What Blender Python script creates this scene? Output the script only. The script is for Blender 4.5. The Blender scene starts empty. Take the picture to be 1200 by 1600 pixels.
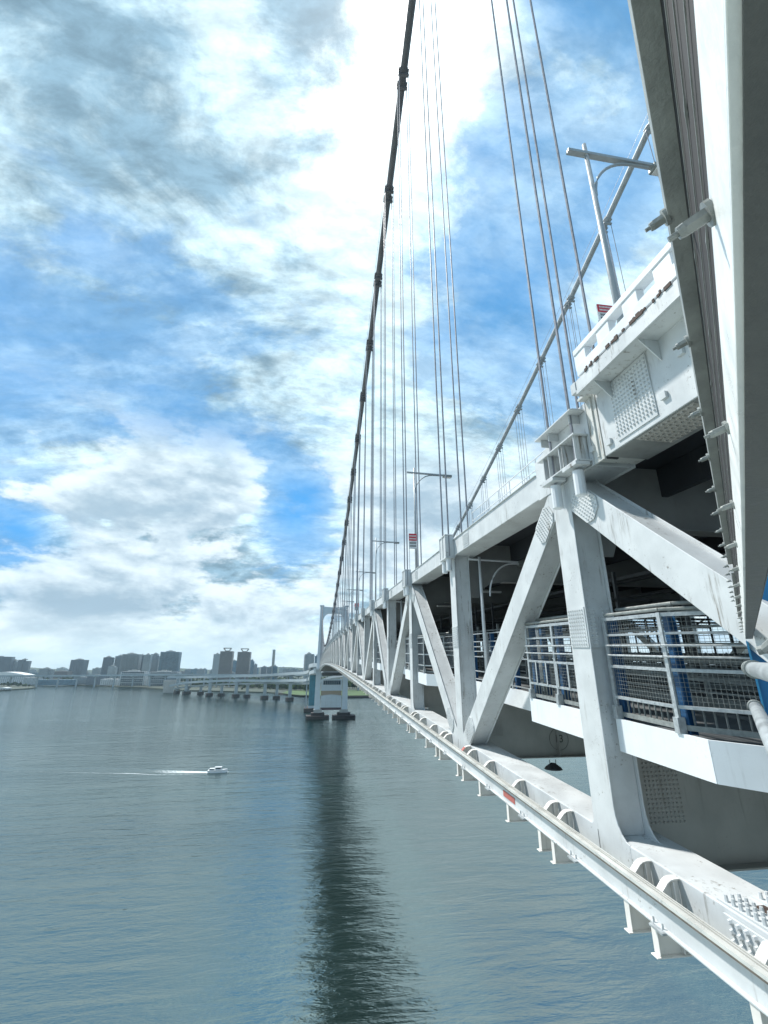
import bpy, bmesh, math, random
from mathutils import Vector, Matrix
random.seed(7)
R = math.radians
C = bpy.context.scene.collection
S = bpy.context.scene
CAMH = 54.5                       # camera height above the water
F_PX, PITCH = 709.0, R(18.92)
YAW = R(8.27)                     # bridge axis is +Y, camera turned right by this

# ------------------------------------------------------------------ camera
cam = bpy.data.cameras.new('camera'); co = bpy.data.objects.new('camera', cam); C.objects.link(co)
cam.sensor_fit = 'HORIZONTAL'; cam.sensor_width = 36; cam.lens = 36*F_PX/1200
cam.clip_start = 0.02; cam.clip_end = 40000
FWD = Vector((math.sin(YAW)*math.cos(PITCH), math.cos(YAW)*math.cos(PITCH), math.sin(PITCH)))
RGT = Vector((math.cos(YAW), -math.sin(YAW), 0)); UPV = RGT.cross(FWD)
co.matrix_world = Matrix(((RGT.x, UPV.x, -FWD.x, 0), (RGT.y, UPV.y, -FWD.y, 0), (RGT.z, UPV.z, -FWD.z, CAMH), (0, 0, 0, 1)))
S.camera = co
def ray(px, py): return FWD + RGT*((px-600)/F_PX) + UPV*((800-py)/F_PX)

# ------------------------------------------------------------------ world, sun, exposure
SUN_AZ, SUN_EL = R(-50), R(56)
SUNV = Vector((math.sin(SUN_AZ)*math.cos(SUN_EL), math.cos(SUN_AZ)*math.cos(SUN_EL), math.sin(SUN_EL)))
S.view_settings.view_transform = 'Standard'; S.view_settings.look = 'None'
S.view_settings.exposure = 0.34; S.view_settings.gamma = 1
sl = bpy.data.lights.new('sun', 'SUN'); sl.energy = 4.2; sl.angle = R(3); sl.color = (1, .965, .91)
so = bpy.data.objects.new('sun', sl); C.objects.link(so)
so.rotation_euler = (-SUNV).to_track_quat('-Z', 'Y').to_euler(); so.location = (0, 0, 200)

W = bpy.data.worlds.new('World'); S.world = W; W.use_nodes = True
class NT:
    def __init__(s, tree): s.t = tree; s.n = tree.nodes; s.l = tree.links
    def node(s, typ, **kw):
        n = s.n.new(typ)
        for k, v in kw.items(): setattr(n, k, v)
        return n
    def put(s, sock, v):
        if hasattr(v, 'is_linked') or isinstance(v, bpy.types.NodeSocket): s.l.new(v, sock)
        else: sock.default_value = v
    def m(s, op, a, b=None, c=None, clamp=False):
        n = s.node('ShaderNodeMath', operation=op); n.use_clamp = clamp
        s.put(n.inputs[0], a)
        if b is not None: s.put(n.inputs[1], b)
        if c is not None: s.put(n.inputs[2], c)
        return n.outputs[0]
    def vm(s, op, a, b=None):
        n = s.node('ShaderNodeVectorMath', operation=op); s.put(n.inputs[0], a)
        if b is not None: s.put(n.inputs[1], b)
        return n.outputs['Value'] if op in ('DOT_PRODUCT', 'LENGTH', 'DISTANCE') else n.outputs[0]
    def noise(s, vec, scale, detail=6, rough=.55, dist=0.0):
        n = s.node('ShaderNodeTexNoise'); s.put(n.inputs['Vector'], vec)
        n.inputs['Scale'].default_value = scale; n.inputs['Detail'].default_value = detail
        n.inputs['Roughness'].default_value = rough; n.inputs['Distortion'].default_value = dist
        return n.outputs[0]
    def ramp(s, v, lo, hi, a=0.0, b=1.0, smooth=True):
        n = s.node('ShaderNodeMapRange'); n.interpolation_type = 'SMOOTHSTEP' if smooth else 'LINEAR'
        s.put(n.inputs[0], v); n.inputs[1].default_value = lo; n.inputs[2].default_value = hi
        n.inputs[3].default_value = a; n.inputs[4].default_value = b
        return n.outputs[0]
    def mix(s, f, a, b, typ='MIX'):
        n = s.node('ShaderNodeMix', data_type='RGBA', blend_type=typ)
        s.put(n.inputs[0], f); s.put(n.inputs[6], a); s.put(n.inputs[7], b)
        return n.outputs[2]
def c4(c): return (c[0], c[1], c[2], 1)

def build_world():
    t = NT(W.node_tree); t.n.clear()
    out = t.node('ShaderNodeOutputWorld'); bg = t.node('ShaderNodeBackground')
    sky = t.node('ShaderNodeTexSky'); sky.sky_type = 'NISHITA'; sky.sun_disc = False
    sky.sun_elevation = SUN_EL; sky.sun_rotation = SUN_AZ; sky.air_density = 1.0; sky.dust_density = .6; sky.ozone_density = 2.0
    d = t.node('ShaderNodeTexCoord').outputs['Generated']
    sep = t.node('ShaderNodeSeparateXYZ'); t.l.new(d, sep.inputs[0])
    z = t.m('ADD', t.m('MAXIMUM', sep.outputs[2], 0.0), .48)
    comb = t.node('ShaderNodeCombineXYZ')
    t.l.new(t.m('DIVIDE', sep.outputs[0], z), comb.inputs[0]); t.l.new(t.m('DIVIDE', sep.outputs[1], z), comb.inputs[1])
    p = comb.outputs[0]
    def blob(px, py, k):
        v = ray(px, py).normalized()
        dt = t.vm('DOT_PRODUCT', d, tuple(v))
        return t.m('EXPONENT', t.m('MULTIPLY', t.m('SUBTRACT', dt, 1.0), k))
    # coverage
    def layer(rot, sc, loc):
        mp = t.node('ShaderNodeMapping'); t.l.new(p, mp.inputs[0]); mp.inputs['Rotation'].default_value = (0, 0, R(rot)); mp.inputs['Scale'].default_value = sc; mp.inputs['Location'].default_value = loc
        return mp.outputs[0]
    q1 = layer(-40, (1.0, 1.9, 1), (3.1, 1.7, 0)); q2 = layer(15, (1, 1.15, 1), (7.3, 2.2, 0)); q3 = layer(-35, (1.3, 2.7, 1), (1.1, 5.2, 0))
    nA = t.noise(q1, 1.5, 14, .62, .25); nB = t.noise(q3, 2.6, 14, .66, .35); nC = t.noise(q2, 4.0, 14, .64, .15)
    cov = t.m('ADD', t.m('MULTIPLY', nA, .45), t.m('ADD', t.m('MULTIPLY', nB, .30), t.m('MULTIPLY', nC, .25)))
    for (px, py, k, a) in ((60, 620, 40, -.10), (-150, 450, 20, -.03), (880, 230, 28, -.085), (780, 480, 90, -.08), (470, 790, 160, -.22), (10, 830, 130, -.24), (300, 640, 90, -.07), (930, 60, 30, -.05), (230, 480, 90, -.04), (330, 640, 120, -.04), (960, 330, 200, -.06),
                           (560, 500, 16, .05), (600, 90, 26, .15), (1010, 430, 120, .10), (230, 880, 40, .20), (40, 900, 80, .14), (660, 780, 60, .12), (150, 120, 12, .10), (640, 900, 40, .12), (350, 730, 120, .06), (130, 760, 160, .09), (960, 120, 200, .08), (720, 40, 200, .06)):
        cov = t.m('ADD', cov, t.m('MULTIPLY', blob(px, py, k), a))
    den = t.m('MAXIMUM', t.ramp(cov, .43, .57), t.ramp(t.m('ADD', cov, t.m('MULTIPLY', t.noise(q3, 1.6, 10, .62, .5), .6)), .52, .88, .0, .55))
    # grey undersides and bright rims
    nD = t.noise(q1, 2.6, 14, .64, .5); nE = t.noise(q2, 7, 12, .64, .3)
    sh = t.m('ADD', t.m('MULTIPLY', nD, .65), t.m('MULTIPLY', nE, .35))
    for (px, py, k, a) in ((60, 60, 60, .08), (270, 130, 60, .10), (455, 130, 200, .08), (600, 120, 60, -.09), (490, 60, 200, .06), (280, 280, 200, .08), (40, 240, 90, .05), (130, 900, 80, .10), (330, 890, 120, .10), (200, 950, 300, .06), (340, 620, 160, .07), (430, 600, 200, .04),
                           (620, 350, 14, -.045), (370, 30, 300, -.10), (300, 210, 200, -.05), (560, 820, 60, -.06), (1000, 400, 100, -.08), (330, 740, 200, -.07), (150, 800, 300, -.08), (480, 935, 500, -.08)):
        sh = t.m('ADD', sh, t.m('MULTIPLY', blob(px, py, k), a))
    th = t.ramp(sh, .43, .60)
    ccol = t.mix(th, c4((.68, .89, .98)), c4((.26, .42, .54)))
    fine = t.ramp(t.noise(q3, 10, 10, .65, .3), .32, .68, .74, 1.16)
    ccol = t.mix(1.0, ccol, fine, 'MULTIPLY')
    glow = t.m('ADD', t.m('MULTIPLY', blob(610, 40, 70), .95), t.m('MULTIPLY', blob(620, 300, 26), .08))
    ccol = t.mix(1.0, ccol, t.mix(t.m('MULTIPLY', glow, t.ramp(th, .0, 1.0, 1.0, .25)), c4((.0, .0, .0)), c4((.9, .9, .88))), 'ADD')
    skyc = t.mix(.72, t.mix(1.0, sky.outputs[0], c4((.08, .08, .08)), 'MULTIPLY'), c4((.07, .36, .78)))
    col = t.mix(den, skyc, ccol)
    # puffy cumulus low in the sky, lit from above
    def dl(dzz):
        mp = t.node('ShaderNodeMapping'); t.l.new(d, mp.inputs[0]); mp.inputs['Scale'].default_value = (3.0, 3.0, 6.5); mp.inputs['Location'].default_value = (2.3, .7, dzz)
        return t.noise(mp.outputs[0], 1.25, 13, .60, .1)
    nF = dl(0.0); nG = dl(.16)
    cu = nF
    for (px, py, k, a) in ((470, 790, 200, -.16), (10, 830, 160, -.16), (430, 860, 400, -.08), (240, 850, 30, .09), (60, 930, 60, .10), (680, 780, 60, .12), (330, 730, 120, .07), (130, 700, 120, -.06), (820, 640, 60, .07)):
        cu = t.m('ADD', cu, t.m('MULTIPLY', blob(px, py, k), a))
    cden = t.m('MULTIPLY', t.ramp(cu, .475, .555), t.ramp(sep.outputs[2], .36, .50, 1.0, 0.0))
    lit = t.ramp(t.m('ADD', t.m('SUBTRACT', nF, nG), t.m('MULTIPLY', t.m('SUBTRACT', .62, cu), .7)), -.10, .14)
    col = t.mix(t.m('MULTIPLY', cden, .92), col, t.mix(lit, c4((.33, .46, .57)), c4((.80, .92, .98))))
    # clear saturated gaps
    gap = t.m('ADD', blob(465, 795, 420), blob(15, 828, 420), clamp=True)
    col = t.mix(t.m('MULTIPLY', gap, t.ramp(nF, .60, .42, 0.0, .85)), col, c4((.07, .36, .80)))
    hn = t.noise(q2, 1.2, 12, .62, .3)
    col = t.mix(t.ramp(sep.outputs[2], .0, .11, .75, 0.0), col, t.mix(t.ramp(hn, .38, .62), c4((.58, .76, .84)), c4((.80, .93, .97))))
    # unseen rear sky dimmed to cut fill light, and nothing below the horizon
    col = t.mix(1.0, col, t.ramp(sep.outputs[1], -.5, .15, .74, 1.0), 'MULTIPLY')
    col = t.mix(t.ramp(sep.outputs[2], -.02, 0.0), c4((.16, .22, .24)), col)
    t.l.new(col, bg.inputs[0]); bg.inputs[1].default_value = 1.0
    t.l.new(bg.outputs[0], out.inputs[0])
build_world()

# ------------------------------------------------------------------ materials
def pmat(name, col, rough=.55, metal=0.0, var=.08, scale=3.0, streak=0.0, streak_col=(.16, .14, .11), bump=0.0, spec=.5, stretch=(1, 1, 1)):
    m = bpy.data.materials.new(name); m.use_nodes = True; t = NT(m.node_tree)
    b = m.node_tree.nodes['Principled BSDF']
    geo = t.node('ShaderNodeNewGeometry').outputs['Position']
    mp = t.node('ShaderNodeMapping'); t.l.new(geo, mp.inputs[0]); mp.inputs['Scale'].default_value = stretch
    n = t.noise(mp.outputs[0], scale, 8, .6)
    f = t.ramp(n, .3, .7)
    lo = tuple(max(0, c*(1-var)) for c in col); hi = tuple(min(1, c*(1+var)) for c in col)
    cc = t.mix(f, c4(lo), c4(hi))
    if streak > 0:
        mp2 = t.node('ShaderNodeMapping'); t.l.new(geo, mp2.inputs[0]); mp2.inputs['Scale'].default_value = (7, 7, .55)
        s1 = t.ramp(t.noise(mp2.outputs[0], 1.3, 8, .65), .53, .75)
        s2 = t.ramp(t.noise(geo, .8, 5, .6), .45, .65)
        s3 = t.ramp(t.noise(geo, 16, 6, .7), .56, .72)
        s4 = t.ramp(t.noise(geo, 1.5, 4, .6), .52, .64)
        ff = t.m('MAXIMUM', t.m('MULTIPLY', t.m('MULTIPLY', s1, s2), streak), t.m('MULTIPLY', t.m('MULTIPLY', s3, s4), streak*.9), clamp=True)
        cc = t.mix(ff, cc, c4(streak_col))
    t.l.new(cc, b.inputs['Base Color'])
    b.inputs['Metallic'].default_value = metal
    t.l.new(t.ramp(n, .3, .7, max(0, rough-.08), min(1, rough+.1)), b.inputs['Roughness'])
    b.inputs['Specular IOR Level'].default_value = spec
    if bump:
        bp = t.node('ShaderNodeBump'); bp.inputs['Strength'].default_value = bump; bp.inputs['Distance'].default_value = .02
        t.l.new(t.noise(geo, scale*6, 6, .6), bp.inputs['Height']); t.l.new(bp.outputs[0], b.inputs['Normal'])
    return m
M = {}
M['white'] = pmat('bridge_white_paint', (.58, .605, .61), .45, 0, .09, 1.3, 1.35)
M['whiteclean'] = pmat('white_paint', (.74, .77, .79), .4, 0, .04, 2)
M['bouncewhite'] = pmat('bounce_lit_white', (.74, .715, .67), .5, 0, .06, 2, .4)  # rail brackets: bounce light put into a lighter, warmer white
M['lamp'] = pmat('lamp_post_paint', (.42, .45, .46), .45, .2, .08, 3, .3)
M['stained'] = pmat('stained_paint', (.60, .61, .58), .5, 0, .1, 1.3, 2.2, (.24, .20, .14))
M['fascia'] = pmat('fascia_paint', (.76, .80, .82), .45, 0, .04, 1.5, .25)
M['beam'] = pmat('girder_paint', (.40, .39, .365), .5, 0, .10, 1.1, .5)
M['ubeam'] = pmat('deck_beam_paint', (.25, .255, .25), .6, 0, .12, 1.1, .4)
M['soffit'] = pmat('shaded_soffit', (.24, .25, .245), .7, 0, .2, 1.5, .6)  # shade under the girder put into the base colour, plus grime streaks
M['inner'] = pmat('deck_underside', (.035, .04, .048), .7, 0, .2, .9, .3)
M['deck'] = pmat('deck_steel', (.13, .14, .145), .7, 0, .2, .7)
M['asphalt'] = pmat('asphalt', (.05, .05, .055), .9, 0, .3, 2)
M['cable'] = pmat('cable_dark', (.13, .13, .14), .55, .0, .25, 1.2)
M['cablef'] = pmat('cable_grey', (.42, .45, .47), .5, .0, .15, 1.2)
M['rope'] = pmat('hanger_rope', (.24, .25, .28), .45, .2, .15, 6)
M['blue'] = pmat('blue_post_paint', (.015, .19, .42), .38, 0, .1, 4, .15)
M['blue2'] = pmat('dark_blue_paint', (.012, .085, .21), .4, 0, .12, 4, .2)
M['galv'] = pmat('galvanised_steel', (.46, .49, .50), .42, .45, .15, 14)
M['galvd'] = pmat('dull_steel', (.27, .29, .28), .5, .3, .18, 10, bump=.15)
M['litsteel'] = pmat('lit_channel_steel', (.80, .82, .80), .35, .1, .05, 12, bump=.1)  # outward channel face, skylight put into its pale colour
M['rubber'] = pmat('black_rubber', (.02, .02, .02), .6)
M['mesh'] = pmat('gap_shade', (.014, .014, .015), .8, 0, .2, 20)
M['rail'] = pmat('rail_aluminium', (.70, .70, .66), .3, .25, .06, 3, .12, (.35, .27, .2))
M['railgroove'] = pmat('rail_groove', (.14, .12, .10), .6, .1, .3, 9)
M['red'] = pmat('red_oxide', (.42, .12, .10), .6, 0, .2, 12)
M['rust'] = pmat('rust', (.06, .04, .032), .8, 0, .5, 12)
M['signred'] = pmat('sign_red', (.62, .03, .05), .4)
M['signwhite'] = pmat('sign_white', (.8, .8, .78), .4)
M['dark'] = pmat('dark_grey', (.05, .055, .06), .6)
M['concrete'] = pmat('concrete', (.42, .42, .40), .8, 0, .12, .25, .3)
M['viaduct'] = pmat('viaduct_paint', (.36, .42, .45), .7, 0, .08, .1, .2)
M['tower'] = pmat('tower_paint', (.62, .69, .73), .5, 0, .05, .12, .12)
M['pier'] = pmat('pier_rubber', (.055, .05, .05), .85, 0, .3, .5)
M['teal'] = pmat('teal_panel', (.05, .20, .26), .5, 0, .15, .2)
M['glass'] = pmat('window_glass', (.03, .06, .08), .15, 0, .2, .2)
M['hull'] = pmat('hull_white', (.8, .8, .8), .3)
M['foam'] = None

# ------------------------------------------------------------------ mesh builder
G, L = .042, 562.0
def dz(Y): return G*Y*(1-Y/L)
class MB:
    def __init__(s): s.v = []; s.f = []; s.mi = []; s.cur = 0
    def add(s, vs, fs):
        o = len(s.v); s.v += [tuple(v) for v in vs]
        for f in fs: s.f.append(tuple(i+o for i in f)); s.mi.append(s.cur)
    def box(s, x0, x1, y0, y1, z0, z1, seg=0):
        n = max(1, int(math.ceil(abs(y1-y0)/seg))) if seg else 1
        vs = []
        for i in range(n+1):
            y = y0+(y1-y0)*i/n
            vs += [(x0, y, z0), (x1, y, z0), (x1, y, z1), (x0, y, z1)]
        fs = [(0, 1, 2, 3)]
        for i in range(n):
            a = 4*i; b = a+4
            fs += [(a, b, b+1, a+1), (a+1, b+1, b+2, a+2), (a+2, b+2, b+3, a+3), (a+3, b+3, b, a)]
        k = 4*n; fs.append((k+3, k+2, k+1, k))
        s.add(vs, fs); return s
    def prism(s, poly, x0, x1):          # polygon in (y,z), extruded in x
        n = len(poly)
        vs = [(x0, y, z) for y, z in poly]+[(x1, y, z) for y, z in poly]
        s.add(vs, [tuple(range(n)), tuple(range(2*n-1, n-1, -1))]+[(i, i+n, (i+1) % n+n, (i+1) % n) for i in range(n)]); return s
    def prismz(s, poly, z0, z1):
        n = len(poly)
        vs = [(x, y, z0) for x, y in poly]+[(x, y, z1) for x, y in poly]
        s.add(vs, [tuple(range(n-1, -1, -1)), tuple(range(n, 2*n))]+[(i, (i+1) % n, (i+1) % n+n, i+n) for i in range(n)]); return s
    def prismy(s, poly, y0, y1):         # polygon in (x,z)
        n = len(poly)
        vs = [(x, y0, z) for x, z in poly]+[(x, y1, z) for x, z in poly]
        s.add(vs, [tuple(range(n)), tuple(range(2*n-1, n-1, -1))]+[(i, i+n, (i+1) % n+n, (i+1) % n) for i in range(n)]); return s
    def tube(s, pts, r, n=8, cap=True):
        pts = [Vector(p) for p in pts]; rings = []; vs = []; fs = []
        rr = r if isinstance(r, (list, tuple)) else [r]*len(pts)
        for i, p in enumerate(pts):
            d = (pts[min(i+1, len(pts)-1)]-pts[max(i-1, 0)]).normalized()
            ref = Vector((0, 0, 1)) if abs(d.z) < .9 else Vector((1, 0, 0))
            a = d.cross(ref).normalized(); b = d.cross(a)
            for k in range(n):
                an = 2*math.pi*(k+.5)/n; vs.append(p+a*math.cos(an)*rr[i]+b*math.sin(an)*rr[i])
        for i in range(len(pts)-1):
            for k in range(n):
                fs.append((i*n+k, i*n+(k+1) % n, (i+1)*n+(k+1) % n, (i+1)*n+k))
        if cap:
            fs.append(tuple(range(n-1, -1, -1))); fs.append(tuple((len(pts)-1)*n+k for k in range(n)))
        s.add(vs, fs); return s
    def bar(s, a, b, w, h, up=(0, 0, 1)):   # w sideways, h along up
        a = Vector(a); b = Vector(b); d = (b-a).normalized(); u = Vector(up)
        sd = d.cross(u).normalized(); u = sd.cross(d).normalized()
        vs = []
        for p in (a, b):
            for (i, j) in ((-1, -1), (1, -1), (1, 1), (-1, 1)): vs.append(p+sd*(w/2*i)+u*(h/2*j))
        s.add(vs, [(0, 1, 2, 3), (7, 6, 5, 4), (0, 4, 5, 1), (1, 5, 6, 2), (2, 6, 7, 3), (3, 7, 4, 0)]); return s
    def bolt(s, x, y, z, r=.022, h=.03, nx=-1):   # hex bolt head on a face looking along x
        vs = []; 
        for k in range(6):
            a = math.pi*k/3; vs.append((x, y+r*math.cos(a), z+r*math.sin(a)))
        for k in range(6):
            a = math.pi*k/3; vs.append((x+nx*h, y+r*.72*math.cos(a), z+r*.72*math.sin(a)))
        s.add(vs, [(6, 7, 8, 9, 10, 11)]+[(k, (k+1) % 6, (k+1) % 6+6, k+6) for k in range(6)]); return s
    def boltz(s, x, y, z, r=.022, h=.04):
        vs = []
        for hh, q in ((0, r), (h, r*.7)):
            for k in range(6):
                a = math.pi*k/3; vs.append((x+q*math.cos(a), y+q*math.sin(a), z+hh))
        s.add(vs, [(6, 7, 8, 9, 10, 11)]+[(k, (k+1) % 6, (k+1) % 6+6, k+6) for k in range(6)]); return s
    def bolty(s, x, y, z, r=.022, h=.03):
        vs = []
        for hh, q in ((0, r), (-h, r*.72)):
            for k in range(6):
                a = math.pi*k/3; vs.append((x+q*math.cos(a), y+hh, z+q*math.sin(a)))
        s.add(vs, [(6, 7, 8, 9, 10, 11)]+[(k, (k+1) % 6, (k+1) % 6+6, k+6) for k in range(6)]); return s
    def camber(s, base=CAMH):
        s.v = [(x, y, z+dz(y)+base) for x, y, z in s.v]; return s
    def build(s, name, mat, parent=None, bevel=0, smooth=False, camber=False, loc=None):
        if camber: s.camber()
        me = bpy.data.meshes.new(name)
        off = Vector((0, 0, 0))
        if parent is not None: off = WL(parent)
        me.from_pydata([(v[0]-off.x, v[1]-off.y, v[2]-off.z) for v in s.v] if off.length else s.v, [], s.f)
        mats = mat if isinstance(mat, (list, tuple)) else [mat]
        for mm in mats: me.materials.append(mm)
        if len(mats) > 1: me.polygons.foreach_set('material_index', s.mi)
        bm = bmesh.new(); bm.from_mesh(me); bmesh.ops.recalc_face_normals(bm, faces=bm.faces); bm.to_mesh(me); bm.free()
        if smooth:
            me.shade_smooth() if hasattr(me, 'shade_smooth') else None
        o = bpy.data.objects.new(name, me); C.objects.link(o)
        if parent is not None: o.parent = parent
        if bevel:
            b = o.modifiers.new('bevel', 'BEVEL'); b.width = bevel; b.segments = 2; b.limit_method = 'ANGLE'
        return o
_wl = {}
def WL(o):
    v = Vector((0, 0, 0))
    while o is not None: v = v+o.location; o = o.parent
    return v
def tag(o, label=None, cat=None, group=None, kind=None):
    if label: o['label'] = label
    if cat: o['category'] = cat
    if group: o['group'] = group
    if kind: o['kind'] = kind
    return o
def thing(name, label, cat, loc=(0, 0, 0), group=None):
    o = bpy.data.objects.new(name, None); C.objects.link(o); o.location = loc; o.empty_display_size = .5
    return tag(o, label, cat, group)
def copy_tree(o, loc=None, label=None):
    def cp(a, par):
        c = a.copy(); C.objects.link(c); c.parent = par
        for ch in [x for x in bpy.data.objects if x.parent == a]: cp(ch, c)
        return c
    r = cp(o, None)
    if loc is not None: r.location = loc
    if label: r['label'] = label
    return r

# ================================================================== THE BRIDGE
PX = 9.85
def PY(n): return .35+PX*n
NP = 57
X0, X1 = 6.1, 6.78            # near truss members, outer and inner faces
CX1 = 7.1                     # chord inner face
FARX = 41.6                   # mirror: x' = FARX - x
TOPZ0, TOPZ1 = 4.05, 4.78
BOTZ0, BOTZ1 = -4.55, -3.6
BR = thing('suspension_bridge', 'long white double-deck suspension bridge with steel truss running to the far tower', 'bridge', (21, 0, CAMH-4))
HANGX = (5.86, 6.82)

def mir(mb, flag):
    if flag: mb.v = [(FARX-x, y, z) for x, y, z in mb.v]
    return mb

def arc(cy, cz, r, a0, a1, n=6):
    return [(cy+r*math.cos(R(a0+(a1-a0)*i/n)), cz+r*math.sin(R(a0+(a1-a0)*i/n))) for i in range(n+1)]

def post_mb(n, detail):
    y = PY(n); w = .40; mb = MB()
    odd = n % 2 == 1
    zb, zt = BOTZ1, TOPZ0
    # outer flange plate, flaring into both chords with rounded fillets
    fl = .55 if odd else .95
    def outline(side):
        r = .55
        lo = [(y+side*(w+r-r*math.cos(R(a))), zb-.02+(r*1.3)*(1-math.sin(R(a)))) for a in (90, 72, 54, 36, 18, 0)]
        return lo
    rs = outline(1); ls = outline(-1)
    ztop = zt+.1
    poly = []
    # bottom: go along from left foot to right foot
    r = .5
    def side(sg):
        pts = []; r = .36 if sg < 0 else .10
        for a in (0, 18, 36, 54, 72, 90):      # from chord line up into the post edge
            pts.append((y+sg*(w+r*(1-math.sin(R(a)))), zb+r*1.5*(1-math.cos(R(a)))))
        for a in (90, 72, 54, 36, 18, 0):
            pts.append((y+sg*(w+r*.8*(1-math.sin(R(a)))), zt-r*1.2*(1-math.cos(R(a)))))
        return pts
    rp = side(1); lp = side(-1)
    poly = [(y-w-.36, zb-.75)]+lp+[(y-w-.29, zt+.45), (y+w+.08, zt+.45)]+rp[::-1]+[(y+w+.10, zb-.75)]
    xo = X0-.006
    mb.prism(poly, xo, X0+.028)
    mb.box(X0+.03, X1-.03, y-w+.09, y+w-.09, zb+.0, zt)
    mb.prism([(a, b) for a, b in poly], X1-.028, X1+.006)
    return mb

posts = []
for far in (0, 1):
    rest = MB()
    for n in range(0 if not far else 1, NP+1):
        if far and n > 43:
            m2 = post_mb(n, 0); mir(m2, 1); rest.add(m2.v, m2.f); continue
        mb = mir(post_mb(n, n < 6), far)
        mb.build('truss_post', M['white'], BR, bevel=.012 if (n < 5 and not far) else 0, camber=True)
    if rest.v: tag(rest.build('truss_post', M['white'], BR, camber=True), kind='stuff')

def diag_mb(n):        # between panel n and n+1
    yt, yb = (PY(n), PY(n+1)) if n % 2 == 1 else (PY(n+1), PY(n))
    zt, zb = 4.05, -4.15
    d = Vector((0, yb-yt, zb-zt)).normalized(); up = Vector((0, -d.z, d.y))
    if up.z < 0: up = -up
    a = Vector((0, yt, zt)); b = Vector((0, yb, zb)); h = .36
    a2 = a+d*.15; b2 = b-d*.4
    mb = MB()
    def quad(hh, x0, x1):
        p = [a2+up*hh, b2+up*hh, b2-up*hh, a2-up*hh]; mb.prism([(q.y, q.z) for q in p], x0, x1)
    quad(h, X0+.002, X0+.03); quad(h-.07, X0+.032, X1-.032); quad(h, X1-.03, X1)
    return mb
for far in (0, 1):
    rest = MB()
    for n in range(0, NP):
        mb = mir(diag_mb(n), far)
        if far and n > 42: rest.add(mb.v, mb.f); continue
        mb.build('diagonal_brace', M['white'], BR, bevel=.012 if (n < 4 and not far) else 0, camber=True)
    if rest.v: tag(rest.build('diagonal_brace', M['white'], BR, camber=True), kind='stuff')

# splice plates with bolt heads on the nearest members
def bolt_grid(mb, cy, cz, du, dv, nu, nv, ang, x, r=.024, h=.03, shape=None):
    ca, sa = math.cos(ang), math.sin(ang)
    for i in range(nu):
        for j in range(nv):
            u = (i-(nu-1)/2)*du; v = (j-(nv-1)/2)*dv
            if shape and not shape(u, v): continue
            mb.bolt(x, cy+u*ca-v*sa, cz+u*sa+v*ca, r, h)
def oct_plate(mb, cy, cz, a, b, ch, ang, x0, x1):
    ca, sa = math.cos(ang), math.sin(ang)
    pts = [(-a+ch, -b), (a-ch, -b), (a, -b+ch), (a, b-ch), (a-ch, b), (-a+ch, b), (-a, b-ch), (-a, -b+ch)]
    mb.prism([(cy+u*ca-v*sa, cz+u*sa+v*ca) for u, v in pts], x0, x1)
for n in range(1, 6):
    y = PY(n)
    mb = MB(); mb.box(X0-.026, X0-.007, y-.36, y+.36, .02, .92)
    bolt_grid(mb, y, .47, .095, .085, 7, 10, 0, X0-.026)
    mb.box(X0+.05, X1-.05, y-.345, y-.318, .02, .92)
    for i in (0, 1, 3, 4):
        for j in range(10): mb.bolty(X0+.12+i*.11, y-.345, .1+j*.085)
    mb.build('splice_plate', M['white'], BR, camber=True)
    for sg in (1, -1):
        if n == 1 or True:
            yt, yb = (y, y+sg*PX) if n % 2 == 1 else (y+sg*PX, y)
            d = Vector((yb-yt, -8.2)).normalized()
            ang = math.atan2(d.y, d.x)
            at_ = Vector((yt, 4.05))+d*1.25 if n % 2 == 1 else Vector((yb, -4.15))-d*1.75
            mb = MB(); oct_plate(mb, at_.x, at_.y, .52, .34, .18, ang, X0-.034, X0-.006)
            bolt_grid(mb, at_.x, at_.y, .10, .085, 10, 7, ang, X0-.034, shape=lambda u, v: abs(u)+abs(v) < .68)
            mb.build('splice_plate', M['white'], BR, camber=True)
# lower chord splice near the camera
mb = MB(); mb.box(X0-.05, X0-.008, 6.05, 7.35, -4.42, -3.68)
bolt_grid(mb, 6.7, -4.02, .13, .115, 9, 6, 0, X0-.05, .040, .05)
mb.box(X0+.02, X0+.36, 5.0, 7.5, BOTZ1+.002, BOTZ1+.03); mb.box(X0+.60, X0+.96, 5.0, 7.5, BOTZ1+.002, BOTZ1+.03)
for i in range(20):
    for j in (0, 1, 2): mb.boltz(X0+.08+j*.11, 5.1+i*.12, BOTZ1+.03, .034, .085); mb.boltz(X0+.66+j*.11, 5.1+i*.12, BOTZ1+.03, .034, .085)
mb.build('splice_plate', M['white'], BR, camber=True)
mb = MB(); mb.box(X0+.40, X0+.56, 4.9, 7.25, BOTZ1+.002, BOTZ1+.018); mb.build('drain_slot', M['rust'], BR, camber=True)
for n in (2, 4):
    y = PY(n)+1.6
    mb = MB(); mb.box(X0+.05, CX1-.05, y-.7, y+.7, BOTZ1+.002, BOTZ1+.025)
    for i in range(10):
        for j in (0, 1, 5, 6): mb.boltz(X0+.14+j*.12, y-.6+i*.13, BOTZ1+.025, .03, .05)
    mb.build('splice_plate', M['white'], BR, camber=True)

# chords
for far in (0, 1):
    for nm, z0, z1 in (('top_chord', TOPZ0, TOPZ1), ('bottom_chord', BOTZ0, BOTZ1)):
        ya = 8.75 if (nm == 'top_chord') else -2
        mb = MB(); mb.box(X0, CX1, ya, PY(NP), z0, z1, seg=PX)
        if nm == 'top_chord': mb.box(X0-.05, CX1+.02, ya+2.6, PY(NP), z1, z1+.03, seg=PX)
        mir(mb, far).build(nm, M['white'], BR, bevel=.02 if not far else 0, camber=True)
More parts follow.
